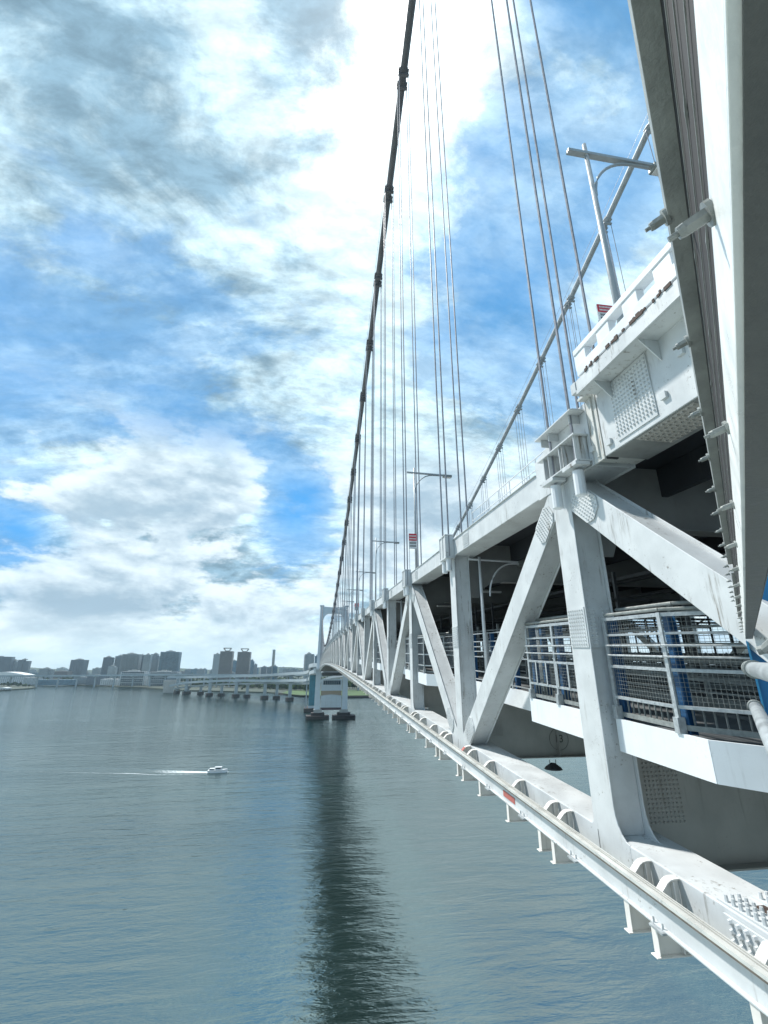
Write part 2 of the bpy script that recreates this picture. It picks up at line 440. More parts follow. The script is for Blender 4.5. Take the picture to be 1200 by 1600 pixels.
# weather seams on the top chord face
mb = MB()
for n in range(2, 12):
    y = PY(n)-2.2
    mb.box(X0-.018, X0-.001, y-.35, y+.35, TOPZ0+.08, TOPZ1-.08)
    bolt_grid(mb, y, (TOPZ0+TOPZ1)/2, .09, .08, 7, 6, 0, X0-.018)
mb.build('splice_plate', M['white'], BR, camber=True)

# hanger anchors: ribbed box on the chord face and two sockets hanging below
def anchor(n, far):
    y = PY(n); mb = MB()
    if n == 1 and not far:
        y = 9.55
        mb.prism([(8.62, 4.0), (11.3, 4.0), (11.3, 5.15), (10.62, 5.3), (10.62, 5.62), (8.62, 5.62)], X0-.02, X0+.02)
        mb.prism([(8.62, 4.0), (11.3, 4.0), (11.3, 5.15), (10.62, 5.3), (10.62, 5.62), (8.62, 5.62)], CX1-.02, CX1+.02)
        mb.box(X0+.02, CX1-.02, 8.64, 8.68, 4.0, 5.6)
        for zz in (5.42, 4.78, 4.12): mb.box(5.70, X0-.022, 8.66, 10.46, zz, zz+.04)
        mb.box(5.78, X0-.022, 8.7, 10.4, 5.46, 5.50)
        for yy in (8.75, 9.28, 9.42, 9.95, 10.2): mb.box(5.74, X0-.022, yy, yy+.03, 4.16, 4.78)
        for yy in (8.9, 9.9, 10.3): mb.prism([(yy, 5.42), (yy+.03, 5.42), (yy+.03, 5.2), (yy, 5.2)], 5.8, X0-.022)
        mb.box(5.66, 6.02, 8.66, 9.26, 4.02, 4.11); mb.box(5.66, 6.02, 9.72, 10.3, 4.02, 4.11)
    else:
        mb.box(5.70, X0-.008, y-.50, y+.50, 3.98, 4.98)
        mb.box(5.66, X0-.009, y-.54, y+.54, 4.98, 5.03); mb.box(5.66, X0-.009, y-.54, y+.54, 3.9, 3.97)
        mb.box(5.67, 5.699, y-.52, y-.46, 3.98, 4.97); mb.box(5.67, 5.699, y-.04, y+.04, 3.98, 4.97); mb.box(5.67, 5.699, y+.46, y+.52, 3.98, 4.97)
        mb.box(X0+.3, CX1-.1, y-.45, y+.45, 4.815, 5.0)
    return mb
def sockets(n, b):
    y = 9.45 if n == 1 else PY(n)
    for s_ in (-.48, .48):
        mb = MB(); yy = y+s_*(1.08 if n == 1 else .75)
        mb.tube([(HANGX[0], yy, 3.335), (HANGX[0], yy, 3.36), (HANGX[0], yy, 3.95)], [.09, .13, .13], 12)
        mb.build('socket', M['whiteclean'], b, camber=True)
for n in range(1, NP):
    b = anchor(n, 0).build('hanger_anchor', M['white'], BR, bevel=.008 if n < 4 else 0, camber=True)
    if n < 26: sockets(n, b)
mb = MB()
for n in range(1, NP): m2 = mir(anchor(n, 1), 1); mb.add(m2.v, m2.f)
tag(mb.build('hanger_anchor', M['white'], BR, camber=True), kind='stuff')

# main cables
def cz(Y):      # height relative to the camera
    mid = L/2; lo = 6.9+dz(mid); hi = 70.5
    return lo+(hi-lo)*((Y-mid)/mid)**2
CABX = 6.34
for far in (0, 1):
    x = FARX-CABX if far else CABX
    pts = [(x, Y, cz(Y)+CAMH) for Y in [i*L/160 for i in range(161)]]
    cb = MB().tube(pts, .385 if not far else .36, 14).build('main_cable', M['cable'] if not far else M['cablef'], BR, smooth=True)
    mb = MB()
    for s_ in (-.45, .45): mb.tube([(x+s_, Y, cz(Y)+CAMH+1.0) for Y in [i*L/80 for i in range(81)]], .022, 4)
    for i in range(1, NP):
        for s_ in (-.45, .45): mb.tube([(x+s_*.6, PY(i), cz(PY(i))+CAMH+.2), (x+s_, PY(i), cz(PY(i))+CAMH+1.0)], .02, 4)
    mb.build('hand_rope', M['rope'], cb)
    for n in range(1, NP):
        Y = PY(n)
        mb = MB()
        for dy in (-.48, .48):
            t0, t1 = Y+dy-.38, Y+dy+.38
            mb.tube([(x, t0, cz(t0)+CAMH), (x, t1, cz(t1)+CAMH)], .425, 12)
            mb.tube([(x, t0+.1, cz(t0+.1)+CAMH), (x, t0+.2, cz(t0+.2)+CAMH)], .48, 12)
            mb.tube([(x, t1-.2, cz(t1-.2)+CAMH), (x, t1-.1, cz(t1-.1)+CAMH)], .48, 12)
            mb.box(x-.54, x+.54, t0+.05, t1-.05, cz(Y+dy)+CAMH-.10, cz(Y+dy)+CAMH+.0)
            mb.box(x-.56, x+.56, t0+.25, t1-.25, cz(Y+dy)+CAMH-.62, cz(Y+dy)+CAMH-.40)
        mb.build('cable_clamp', M['cable'] if not far else M['cablef'], cb)
# hangers
for far in (0, 1):
    rest = MB()
    for n in range(1, NP):
        Y = 9.45 if n == 1 else PY(n); mb = MB()
        for hx in HANGX:
            x = FARX-hx if far else hx
            for dy in (-.48, .48):
                k = 1.08 if n == 1 else 1
                zb = (4.0 if hx < X0 else 4.9)+dz(Y)
                zt = cz(Y+dy)-.35
                if zt > zb: mb.tube([(x, Y+dy*k, zb+CAMH), (x, Y+dy, zt+CAMH)], .040, 6)
        if far and n > 43: rest.add(mb.v, mb.f); continue
        mb.build('hanger', M['rope'], BR)
    if rest.v: tag(rest.build('hanger', M['rope'], BR), kind='stuff')

# cross girders
for n in range(0, NP+1):
    y = PY(n); mb = MB()
    xa, xb = X1+.01, FARX-X1-.01
    # upper deck beam with rounded haunch at the truss
    pts = [(xa, 4.7), (xa, 2.2)]
    pts += [(xa+.5+1.2*(1-math.cos(R(a))), 2.2+.75*math.sin(R(a))) for a in (0, 30, 60, 90)]
    half = pts
    prof = half+[(FARX-x, z) for x, z in half[::-1]]
    mb.prismy(prof, y-.02, y+.02)
    mb.box(xa+1.7, xb-1.7, y-.25, y+.25, 2.92, 2.949); 
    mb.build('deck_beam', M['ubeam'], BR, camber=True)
    mb = MB()
    prof = [(xa, -1.75), (xa, -3.3), (xa+.9, -4.3), (xb-.9, -4.3), (xb, -3.3), (xb, -1.75)]
    prof = [(xa, -1.9), (CX1+.01, -1.9), (CX1+.01, -4.3), (FARX-CX1-.01, -4.3), (FARX-CX1-.01, -1.9)]
    mb.prismy([(xa, -2.0), (xa, -3.55), (CX1+.02, -3.55), (CX1+.02, -4.3), (FARX-CX1-.02, -4.3), (FARX-CX1-.02, -3.55), (xb, -3.55), (xb, -2.0)], y-.02, y+.02)
    mb.box(CX1+.03, FARX-CX1-.03, y-.24, y+.24, -4.335, -4.302)
    for k in range(1, 12): 
        xx = 7.9+k*2.4
        mb.box(xx, xx+.02, y-.2, y-.021, -4.29, -2.0)
    if n < 5:
        for i in range(9):
            for j in range(16): mb.bolty(7.15+i*.095, y-.02, -3.5+j*.085, .026, .03)
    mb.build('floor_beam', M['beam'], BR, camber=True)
M['chalk'] = pmat('faded_marker', (.10, .10, .09), .8, 0, .3, 20)
mb = MB(); yb_ = PY(2)-.026; cx_, cz_ = 10.4, -3.68
ringp = [(cx_+.42*math.cos(R(a)), yb_, cz_+.42*math.sin(R(a))) for a in range(0, 361, 12)]
mb.tube(ringp, .008, 4)
mb.build('drawn_ring', M['chalk'], BR, camber=True)
fc = bpy.data.curves.new('number_marking', 'FONT'); fc.body = '13'; fc.size = .42; fc.extrude = .002; fc.align_x = 'CENTER'; fc.align_y = 'CENTER'
ft = bpy.data.objects.new('text_tmp', fc); C.objects.link(ft); bpy.context.view_layer.update()
fm = bpy.data.meshes.new_from_object(ft.evaluated_get(bpy.context.evaluated_depsgraph_get())); fm.materials.clear(); fm.materials.append(M['chalk']); bpy.data.objects.remove(ft)
fo = bpy.data.objects.new('number_marking', fm); C.objects.link(fo); fo.parent = BR; fo.rotation_euler = (R(90), 0, 0)
fo.location = Vector((cx_, yb_, cz_+dz(yb_)+CAMH))-Vector(BR.location)
# decks
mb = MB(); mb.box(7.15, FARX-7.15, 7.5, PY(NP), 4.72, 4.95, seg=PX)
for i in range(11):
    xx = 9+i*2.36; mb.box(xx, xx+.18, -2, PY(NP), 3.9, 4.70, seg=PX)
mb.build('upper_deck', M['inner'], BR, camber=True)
mb = MB(); mb.box(7.6, FARX-7.6, 7.5, PY(NP), 4.955, 5.02, seg=PX); mb.build('road_surface', M['asphalt'], BR, camber=True)
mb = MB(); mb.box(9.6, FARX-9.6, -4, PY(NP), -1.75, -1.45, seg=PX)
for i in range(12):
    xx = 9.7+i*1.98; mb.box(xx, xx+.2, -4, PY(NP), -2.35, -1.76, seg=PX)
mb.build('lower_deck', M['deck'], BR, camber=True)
# barriers, pipes and cable trays inside the lower deck
mb = MB()
for xx in (9.75, 14.6, 20.7, 26.9, 31.8):
    for zz, hh in ((-1.40, .25), (-.75, .10), (-.35, .10)): mb.box(xx, xx+.12, -4, PY(NP), zz, zz+hh, seg=PX)
    for i in range(120):
        mb.box(xx+.13, xx+.23, -3+i*2.0, -2.9+i*2.0, -1.44, -.2)
mb.build('inner_barrier', M['galvd'], BR, camber=True)
mb = MB()
for xx, zz in ((12.2, 2.7), (13.0, 2.75), (17, 2.7), (24, 2.75), (29, 2.7)): mb.box(xx, xx+.35, -4, PY(NP), zz, zz+.12, seg=PX)
for i in range(70):
    yy = -3+i*3.0
    for xx in (10.6, 20.8, 31.0): mb.box(xx, xx+.11, yy, yy+.11, -1.44, 2.68)
    mb.box(10.6, 31.1, yy+.015, yy+.095, 1.62, 1.74)
    mb.bar((10.66, yy+.05, 1.0), (12.0, yy+.05, 1.66), .07, .07); mb.bar((20.86, yy+.05, .9), (22.3, yy+.05, 1.66), .07, .07)
for xx in (10.62, 31.02):
    for zz in (-.9, -.4, .1, .6, 1.1): mb.box(xx+.112, xx+.15, -4, 200, zz, zz+.05, seg=PX)
mb.build('inner_fence', M['dark'], BR, camber=True)

# near end of the upper deck: deep edge girder, cantilever kerb and slotted parapet
gy0, gy1 = -6, 8.2
g = MB(); g.prism([(gy0, TOPZ0-.02), (gy1, TOPZ0-.02), (gy1, 5.9), (gy0, 5.9)], X0-.01, X0+.03)
g.prism([(gy0, TOPZ0), (gy1, TOPZ0), (gy1, 5.0), (gy0, 5.0)], CX1, CX1+.03)
g.build('edge_girder', M['white'], BR, bevel=.01, camber=True)
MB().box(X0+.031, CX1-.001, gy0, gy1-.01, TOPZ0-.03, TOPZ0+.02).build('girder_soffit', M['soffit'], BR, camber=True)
mb = MB(); mb.box(X0-.012, X0+.03, 8.24, 8.60, 4.0, 5.75); mb.box(X0-.05, X0-.013, 8.36, 8.42, 4.1, 5.7); mb.box(X0+.04, CX1, 8.27, 8.58, 4.06, 5.0)
mb.box(X0-.2, X0-.013, 8.3, 8.6, 5.62, 5.68)
mb.build('end_plate', M['stained'], BR, camber=True)
mb = MB(); mb.box(X0+.05, X0+.3, 8.2, 8.26, 4.0, 6.0); mb.build('joint_gap', M['dark'], BR, camber=True)
mb = MB(); mb.prism([(6.0, 4.32), (6.15, 4.12), (7.75, 4.15), (7.75, 5.2), (7.5, 5.45), (6.7, 5.45)], X0-.03, X0-.011)
oct_mb = MB(); oct_mb.box(X0-.034, X0-.011, 6.55, 7.70, 4.15, 5.52)
bolt_grid(oct_mb, 7.12, 4.85, .095, .095, 12, 13, 0, X0-.034, .026, .032)
oct_mb.build('splice_plate', M['white'], BR, camber=True)
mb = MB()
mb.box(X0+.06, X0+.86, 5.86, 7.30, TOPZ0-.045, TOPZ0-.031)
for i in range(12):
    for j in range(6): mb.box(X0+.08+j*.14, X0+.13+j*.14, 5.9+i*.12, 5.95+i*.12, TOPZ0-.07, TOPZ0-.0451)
mb.build('splice_plate', M['beam'], BR, camber=True)  # darker than the girder face: underside shade put into the colour
for yy in (4.9, 7.9): 
    pass
for yy, zz in ((7.9, 4.2), (6.25, 4.35), (8.5, 4.3), (5.7, 4.9)): MB().box(X0-.07, X0-.012, yy, yy+.14, zz, zz+.13).build('lug', M['white'], BR, camber=True)
# cantilever slab
mb = MB(); mb.prismy([(5.62, 5.62), (5.62, 5.86), (5.70, 5.92), (7.4, 5.95), (7.4, 5.6), (6.05, 5.55)], gy0, 8.15)
mb.box(5.60, 5.64, gy0, 8.15, 5.52, 5.62)
for yy in (7.6, 6.2, 4.8): mb.prismy([(5.66, 5.56), (X0-.012, 5.54), (X0-.012, 5.1)], yy, yy+.02)
mb.box(5.60, 5.9, 8.16, 8.34, 5.60, 5.86)
mb.build('kerb_slab', M['white'], BR, camber=True)
mb = MB(); rr = random.Random(4); yy = 7.75
while yy > 0:
    ln = rr.uniform(.03, .16); mb.box(5.597, 5.619, yy-ln, yy, 5.865+rr.uniform(-.02, .02), 5.90+rr.uniform(0, .06)); yy -= ln*(1.0 if rr.random() < .55 else rr.uniform(1.4, 3.5)) if yy < 7.2 or yy > 7.5 else ln*3
tag(mb.build('rust_strip', M['rust'], BR, camber=True), kind='stuff')
mb = MB()
mb.box(5.66, 5.84, gy0, 8.1, 5.96, 6.22); mb.box(5.64, 5.86, gy0, 8.12, 6.52, 6.66)
for yy in [8.02-.1-i*.86 for i in range(16)]: mb.box(5.665, 5.835, yy-.21, yy+.21, 6.12, 6.52)
mb.build('parapet', M['whiteclean'], BR, bevel=.012, camber=True)
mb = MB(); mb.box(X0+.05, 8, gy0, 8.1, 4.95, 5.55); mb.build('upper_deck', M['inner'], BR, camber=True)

# maintenance rail and its brackets outside the bottom chord
RX = 5.60
RT = -3.74
mb = MB()
mb.box(RX-.10, RX-.005, -1, PY(NP), RT-.05, RT, seg=PX); mb.box(RX+.028, RX+.046, -1, PY(NP), RT-.05, RT, seg=PX); mb.box(RX+.075, RX+.10, -1, PY(NP), RT-.05, RT, seg=PX)
rl = mb.build('rail_beam', M['rail'], BR, camber=True)
mb = MB(); mb.box(RX-.098, RX+.098, -1, PY(NP), RT-.08, RT-.055, seg=PX); mb.build('rail_groove', M['railgroove'], rl, camber=True)
mb = MB(); mb.box(RX-.012, RX+.012, -1, PY(NP), RT-.42, RT-.081, seg=PX); mb.box(RX-.085, RX+.085, -1, PY(NP), RT-.44, RT-.421, seg=PX)
mb.build('rail_web', M['white'], rl, camber=True)
for i in range(40):
    yy = 5.5+i*2.46; mb = MB()
    mb.box(RX-.14, RX-.06, yy, yy+.30, RT-.475, RT-.445); mb.boltz(RX-.07, yy+.06, RT-.46, .022, .11); mb.boltz(RX-.07, yy+.26, RT-.46, .022, .11)
    mb.build('rail_clamp', M['galv'], rl, camber=True)
mb = MB(); mb.box(RX-.022, RX-.0125, 13.6, 14.4, RT-.35, RT-.2); mb.build('paint_patch', M['red'], rl, camber=True)
brY = []
for n in range(0, NP):
    b = PY(n)
    brY += [b-1.28, b-1.94, b+1.3, b+1.95, b+3.85, b+6.15]
brY = sorted(set(round(v, 2) for v in brY if v > 2))
def bracket(y):
    mb = MB(); t = .012; xi = X0-.012
    zt = BOTZ1-.03; zo = RT-.055
    top = [(xi, zt), (xi-.10, zt), (xi-.17, zt-.012), (xi-.23, zt-.045), (RX+.115, zo-.02)]
    prof = top+[(RX+.115, RT-.10), (RX+.02, RT-.10), (RX+.02, RT-.44), (RX-.05, RT-.445), (RX-.05, -4.60), (xi, -4.60)]
    mb.prismy(prof, y-t, y+t)
    for (a, b) in zip(top[:-1], top[1:]):
        mb.bar((a[0], y, a[1]+.010), (b[0], y, b[1]+.010), .15, .02, up=(.5, 0, 1))
    mb.box(RX-.066, RX-.051, y-.07, y+.07, -4.59, RT-.446)
    mb.box(RX-.13, X0-.02, y-.075, y+.075, -4.618, -4.601)
    mb.box(X0-.16, X0-.14, y-.09, y-t-.001, -4.58, zt-.02); mb.box(X0-.16, X0-.14, y+t+.001, y+.09, -4.58, zt-.02)
    return mb
rest = MB()
for i, y in enumerate(brY):
    mb = bracket(y)
    if i < 100:
        b = mb.build('rail_bracket', [M['bouncewhite']], BR, bevel=.004 if i < 12 else 0, camber=True)
    else: rest.add(mb.v, mb.f)
tag(rest.build('rail_bracket', M['white'], BR, camber=True), kind='stuff')
mb = MB(); mb.bar((5.86, PY(2)-1.28, -3.65), (RX+.115, PY(2)-1.28, -3.79), .192, .008, up=(.5, 0, 1)); mb.build('paint_patch', M['red'], BR, camber=True)

# walkway slab with white fascia; it bulges outward at every odd post
BX, IX = 6.42, 7.32
path = [(IX, -3.0)]
def balc(n):
    y = PY(n)
    return [(IX, y-4.0), (BX, y-2.85), (BX, y+3.6), (IX, y+4.6)]
for side in (0,):
    for n in range(1, NP, 2):
        P = balc(n)
        segs = [(P[0], P[1], P[1], P[2], P[2], P[3])]
        mb = MB()
        inner = [(P[3][0]+.1, P[3][1]), (P[0][0]+.1, P[0][1])]
        y = PY(n)
        # fascia plates, cut around the post
        for (a, b) in ((P[0], P[1]), (P[1], (BX, y-.46)), ((BX, y+.46), P[2]), (P[2], P[3])):
            mb.bar((a[0], a[1], -1.735), (b[0], b[1], -1.735), .05, .63)
        mb.bar((IX, P[3][1], -1.735), (IX, PY(n+2)-4.0, -1.735), .05, .60)
        mb.build('walkway_fascia', M['fascia'], BR, camber=True)
        mb = MB(); mb.prismz([(9.5, P[0][1]), (9.5, PY(n+2)-4.0), (IX+.04, PY(n+2)-4.0), (IX+.04, P[3][1]), (IX+.04, y+4.6), (BX+.6, y+3.6), (BX+.6, y-2.85), (IX+.04, P[0][1])], -1.62, -1.5)
        mb.box(BX+.04, BX+.6, y+.46, y+3.55, -1.62, -1.5); mb.box(BX+.04, BX+.6, y-2.8, y-.46, -1.62, -1.5)
        mb.prismy([(BX+.1, -2.0), (9.4, -2.0), (9.4, -2.5)], y+2.2, y+2.3)
        mb.build('walkway_slab', M['deck'], BR, camber=True)

for n in range(1, 6):
    y = PY(n); mb = MB(); mb.box(X0-.0095, X0-.0062, y+.27, y+.286, -4.15, -3.66); mb.build('weld_slot', M['dark'], BR, camber=True)

# ---- far tower
def zr(py, Y=562): 
    r = ray(491, py); return r.z/r.y*Y
TW = thing('bridge_tower', 'pale blue-grey portal tower standing in the water at the far end of the bridge', 'tower', (20.8, 566, 0))
def tower():
    ty0, ty1 = 563.5, 569.5
    top = CAMH+70.5; wt = 8.5
    for cx in (6.0, 35.6):
        mb = MB(); s_ = -1 if cx < 20 else 1
        # tapered leg leaning slightly
        def ring(z, x0, x1): return [(x0, ty0, z), (x1, ty0, z), (x1, ty1, z), (x0, ty1, z)]
        lv = [(6, -3.2, 3.3), (CAMH-4, -3.0, 2.7), (CAMH+25, -2.4, 2.4), (CAMH+50, -2.0, 2.1), (top, -1.9, 2.0)]
        vs = []; fs = []
        for z, a, b in lv:
            if s_ > 0: a, b = -b, -a
            vs += ring(z, cx+a+s_*(top-z)*.008, cx+b+s_*(top-z)*.008)
        fs.append((0, 1, 2, 3))
        for i in range(len(lv)-1):
            for k in range(4): fs.append((i*4+k, i*4+(k+1) % 4, i*4+4+(k+1) % 4, i*4+4+k))
        k = 4*(len(lv)-1); fs.append((k, k+1, k+2, k+3)); mb.add(vs, fs)
        mb.box(cx-2.6, cx+2.6, ty0-1, ty1+1, top, top+1.2); mb.tube([(cx, 566, top+1), (cx, 566, top+6)], .12, 5)
        mb.build('tower_leg', M['tower'], TW, bevel=.5)
        # fender pier
        mb = MB(); mb.prismz([(cx-13, 559), (cx-10, 556.5), (cx+10, 556.5), (cx+13, 559), (cx+13, 573), (cx+10, 575), (cx-10, 575), (cx-13, 573)], -3, 3.2)
        mb.prismz([(cx-6, 560.5), (cx+6, 560.5), (cx+7.5, 562), (cx+7.5, 571), (cx-7.5, 571), (cx-7.5, 562)], 3.2, 6.2)
        for i in range(9): mb.box(cx-12+i*2.8, cx-11.2+i*2.8, 556.0, 556.5, -1, 3.4)
        mb.build('fender_pier', M['pier'], TW)
        mb = MB(); mb.prismz([(cx-4.6, 561.5), (cx+4.6, 561.5), (cx+4.6, 571), (cx-4.6, 571)], 6.2, 9.5); mb.build('leg_base', M['concrete'], TW)
    # arched top crossbeam
    xl, xr = 7.6, 34.0; zb = top-wt
    pts = [(xl, top-.2)]+[(xl+(xr-xl)*i/10, top-.2-.9*math.sin(math.pi*i/10)) for i in range(1, 10)]+[(xr, top-.2)]
    r = 9.5
    und = [(xr, zb-12)]+[(xr-r*.72*(1-math.cos(R(a))), zb-12+12*math.sin(R(a))) for a in (15, 30, 45, 60, 75, 90)]
    und += [(xl+r*.72*(1-math.cos(R(a))), zb-12+12*math.sin(R(a))) for a in (90, 75, 60, 45, 30, 15)]+[(xl, zb-12)]
    MB().prismy(pts+und, ty0+.6, ty1-.6).build('crossbeam', M['tower'], TW)
    # below the deck: two panelled cross walls, windows, beam
    z = lambda p: CAMH+zr(p)
    mb = MB(); mb.box(8.9, 32.7, ty0+.4, ty1-.4, z(1079.6), z(1061)); f = mb.build('cross_wall', M['tower'], TW)
    mb = MB(); mb.box(11, 31, ty0+.2, ty0+.39, z(1070), z(1063.5)); mb.build('window', M['glass'], f)
    mb = MB()
    for i in range(9): mb.box(11.2+i*2.2, 11.4+i*2.2, ty0+.1, ty0+.19, z(1070), z(1063.5))
    for i in range(6): mb.box(8.95, 32.65, ty0+.3, ty0+.39, z(1079)+i*1.6*0.55, z(1079)+i*1.6*.55+.1)
    mb.build('mullion', M['tower'], f)
    pts = [(8.9, z(1106)), (8.9, z(1087.5)), (14, z(1086.2)), (20.8, z(1085.6)), (27, z(1086.2)), (32.7, z(1087.5)), (32.7, z(1106))]
    f = MB().prismy(pts, ty0+.4, ty1-.4).build('cross_wall', M['tower'], TW)
    mb = MB()
    for i in range(10): mb.box(8.95, 32.65, ty0+.3, ty0+.39, z(1105)+i*1.5, z(1105)+i*1.5+.12)
    for i in range(5): mb.box(8.95+i*5.9, 9.07+i*5.9, ty0+.25, ty0+.29, z(1105), z(1088.5))
    mb.build('panel_joint', M['concrete'], f)
    mb = MB(); mb.box(9.1, 32.5, ty0+2, ty1-1, z(1087), z(1079)); mb.build('cross_wall', pmat('tan_wall', (.45, .36, .27), .7), TW)
    mb = MB(); mb.box(9.1, 32.5, ty0+1.5, ty1-1, z(1110), z(1106)); mb.build('service_deck', pmat('dark_purple', (.12, .09, .11), .7), TW)
    mb = MB(); mb.box(9, 32.6, ty0-3, ty1, CAMH-6.6, CAMH-5.2); mb.box(9, 32.6, ty0-3, ty0-2.8, CAMH-9, CAMH-6.6)
    for i in range(12): mb.bar((9+i*2, ty0-3.1, CAMH-9), (11+i*2, ty0-3.1, CAMH-5.4), .2, .2, up=(0, 1, 0))
    mb.build('inspection_gantry', M['deck'], TW)
    # walkway wrapped round the leg
    mb = MB(); mb.prismz([(-.9, 560), (1.4, 558), (5, 558), (5, 575), (1.4, 575), (-.9, 572)], CAMH-2.2, CAMH-1.2)
    for z0 in (-.9, -.3, .3, .9, 1.3):
        mb.bar((-.9, 560, CAMH+z0), (1.4, 558, CAMH+z0), .1, .1); mb.bar((-.9, 560, CAMH+z0), (-.9, 572, CAMH+z0), .1, .1); mb.bar((1.4, 558, CAMH+z0), (5, 558, CAMH+z0), .1, .1)
    for p in ((-.9, 560), (1.4, 558), (3.2, 558), (-.9, 566), (-.9, 572)): mb.box(p[0]-.1, p[0]+.1, p[1]-.1, p[1]+.1, CAMH-1.2, CAMH+1.4)
    mb.prismz([(-.3, 562), (2.5, 561), (2.5, 572), (-.3, 572)], CAMH-6, CAMH-2.2)
    mb.build('walkway', M['tower'], TW)
tower()

# ================================================================== WALKWAY CAGES
def nth(k):
    ones = ['', 'first', 'second', 'third', 'fourth', 'fifth', 'sixth', 'seventh', 'eighth', 'ninth', 'tenth', 'eleventh', 'twelfth', 'thirteenth', 'fourteenth', 'fifteenth', 'sixteenth', 'seventeenth', 'eighteenth', 'nineteenth']
    tens = ['', '', 'twent', 'thirt', 'fort', 'fift', 'sixt', 'sevent']
    if k < 20: return ones[k]
    return tens[k//10]+('ieth' if k % 10 == 0 else 'y-'+ones[k % 10])
ORD = ['', 'first', 'second', 'third', 'fourth', 'fifth', 'sixth', 'seventh', 'eighth', 'ninth', 'tenth', 'eleventh', 'twelfth', 'thirteenth', 'fourteenth', 'fifteenth', 'sixteenth', 'seventeenth', 'eighteenth', 'nineteenth', 'twentieth', 'twenty-first', 'twenty-second', 'twenty-third', 'twenty-fourth', 'twenty-fifth', 'twenty-sixth', 'twenty-seventh', 'twenty-eighth', 'twenty-ninth', 'thirtieth']
M['smoke'] = pmat('smoked_panel', (.018, .024, .03), .2, 0, .2, 1)
def cage(n, detail):
    y = PY(n); P = balc(n)
    P = [(IX, y-3.45), (BX, y-2.25), (BX, y+3.5), (IX, y+4.5)]
    if n == 1: lab = 'nearest steel safety cage bulging round the closest big truss post, wire mesh and blue posts'
    else: lab = '%s dark-panelled safety cage along the bridge, on its walkway bulge behind a truss post' % ORD[(n+1)//2]
    t = thing('safety_cage', lab, 'safety cage', (BX, y, CAMH+dz(y)-1.4), 'walkway safety cages')
    fr = MB(); pl = MB(); ps = MB(); ms = MB(); toe = MB(); cap = MB()
    pp = [P[0], P[1], (BX, y-.62), (BX, y+.62), (BX, y+2.1), P[2], P[3]]
    if n == 1: pp = [(IX, y-3.45), (BX, y-2.25), (BX, y-.52), (BX, y+.62), (BX, y+1.9), P[2], P[3]]
    for (x, yy) in pp:
        fr.box(x-.02, x+.02, yy-.045, yy+.045, -1.18, .66)
        fr.box(x-.06, x+.09, yy-.06, yy+.06, -1.42, -1.16)
    if n == 1:
        bl = []
        for (x, yy) in pp[1:6]:
            ps.box(x+.13, x+.145, yy-.08, yy+.08, -1.45, .62); ps.box(x+.145, x+.265, yy-.008, yy+.008, -1.45, .62); ps.box(x+.265, x+.28, yy-.08, yy+.08, -1.45, .62)
    segs = [(P[0], P[1]), (P[1], (BX, y-.55)), ((BX, y+.62), P[2]), (P[2], P[3])]
    for i, (a, b) in enumerate(segs):
        def rail(z, w, h, mb, dx=0.0): mb.bar((a[0]+dx, a[1], z), (b[0]+dx, b[1], z), w, h)
        for z, hh in ((.62, .07), (.28, .045), (-.37, .06), (-.99, .06)): rail(z, .035, hh, fr)
        if n == 1:
            for z in (.06, -.14): pl.tube([(a[0]-.06, a[1], z), (b[0]-.06, b[1], z)], .020, 8)
        cap.tube([(a[0]+.02, a[1], .72), (b[0]+.02, b[1], .72)], .035, 8); cap.tube([(a[0]+.34, a[1], .84), (b[0]+.34, b[1], .84)], .04, 8)
        toe.bar((a[0]+.1, a[1], -1.33), (b[0]+.1, b[1], -1.33), .05, .09)
        ln = math.hypot(b[0]-a[0], b[1]-a[1])
        if n == 1:
            for k in range(int(ln/.16)):
                f_ = (k+.5)*.16/ln; toe.box(a[0]+(b[0]-a[0])*f_+.12, a[0]+(b[0]-a[0])*f_+.15, a[1]+(b[1]-a[1])*f_-.006, a[1]+(b[1]-a[1])*f_+.006, -1.38, -1.03)
            for k in range(int(ln/.075)):
                f_ = (k+.5)*.075/ln; x = a[0]+(b[0]-a[0])*f_+.025; yy = a[1]+(b[1]-a[1])*f_
                ms.box(x-.0022, x+.0022, yy-.0022, yy+.0022, -.98, .61)
            for k in range(21):
                z = -.96+k*.076; ms.bar((a[0]+.025, a[1], z), (b[0]+.025, b[1], z), .0045, .0045)
            for k in range(int(ln/.35)):
                f_ = (k+.5)*.35/ln
                for z in (.62, -.37, -.99): fr.box(a[0]+(b[0]-a[0])*f_-.024, a[0]+(b[0]-a[0])*f_-.0176, a[1]+(b[1]-a[1])*f_-.01, a[1]+(b[1]-a[1])*f_+.01, z-.01, z+.01)
        else:
            for z0, z1 in ((-.95, -.41), (-.33, .57)): ms.bar((a[0]+.03, a[1], (z0+z1)/2), (b[0]+.03, b[1], (z0+z1)/2), .012, z1-z0)
    if n == 1:
        for yy in (y+1.25, y+1.8, y+2.4, y+3.0):
            fr.box(BX-.030, BX-.0205, yy-.035, yy+.035, -.985, -.37)
    fr.build('frame', M['galv'], t, bevel=.005 if detail else 0, camber=True)
    if n == 1: pl.build('handrail', M['galv'], t, camber=True); ps.build('blue_post', M['blue2'], t, camber=True)
    cap.build('top_rail', M['galvd'], t, camber=True); toe.build('toe_rail', M['galvd'], t, camber=True)
    if n == 1: ms.build('wire_mesh', M['galvd'], t, camber=True)
    else: ms.build('dark_panel', M['smoke'], t, camber=True)
    ya, yb = P[3][1]+.1, PY(n+2)-3.55
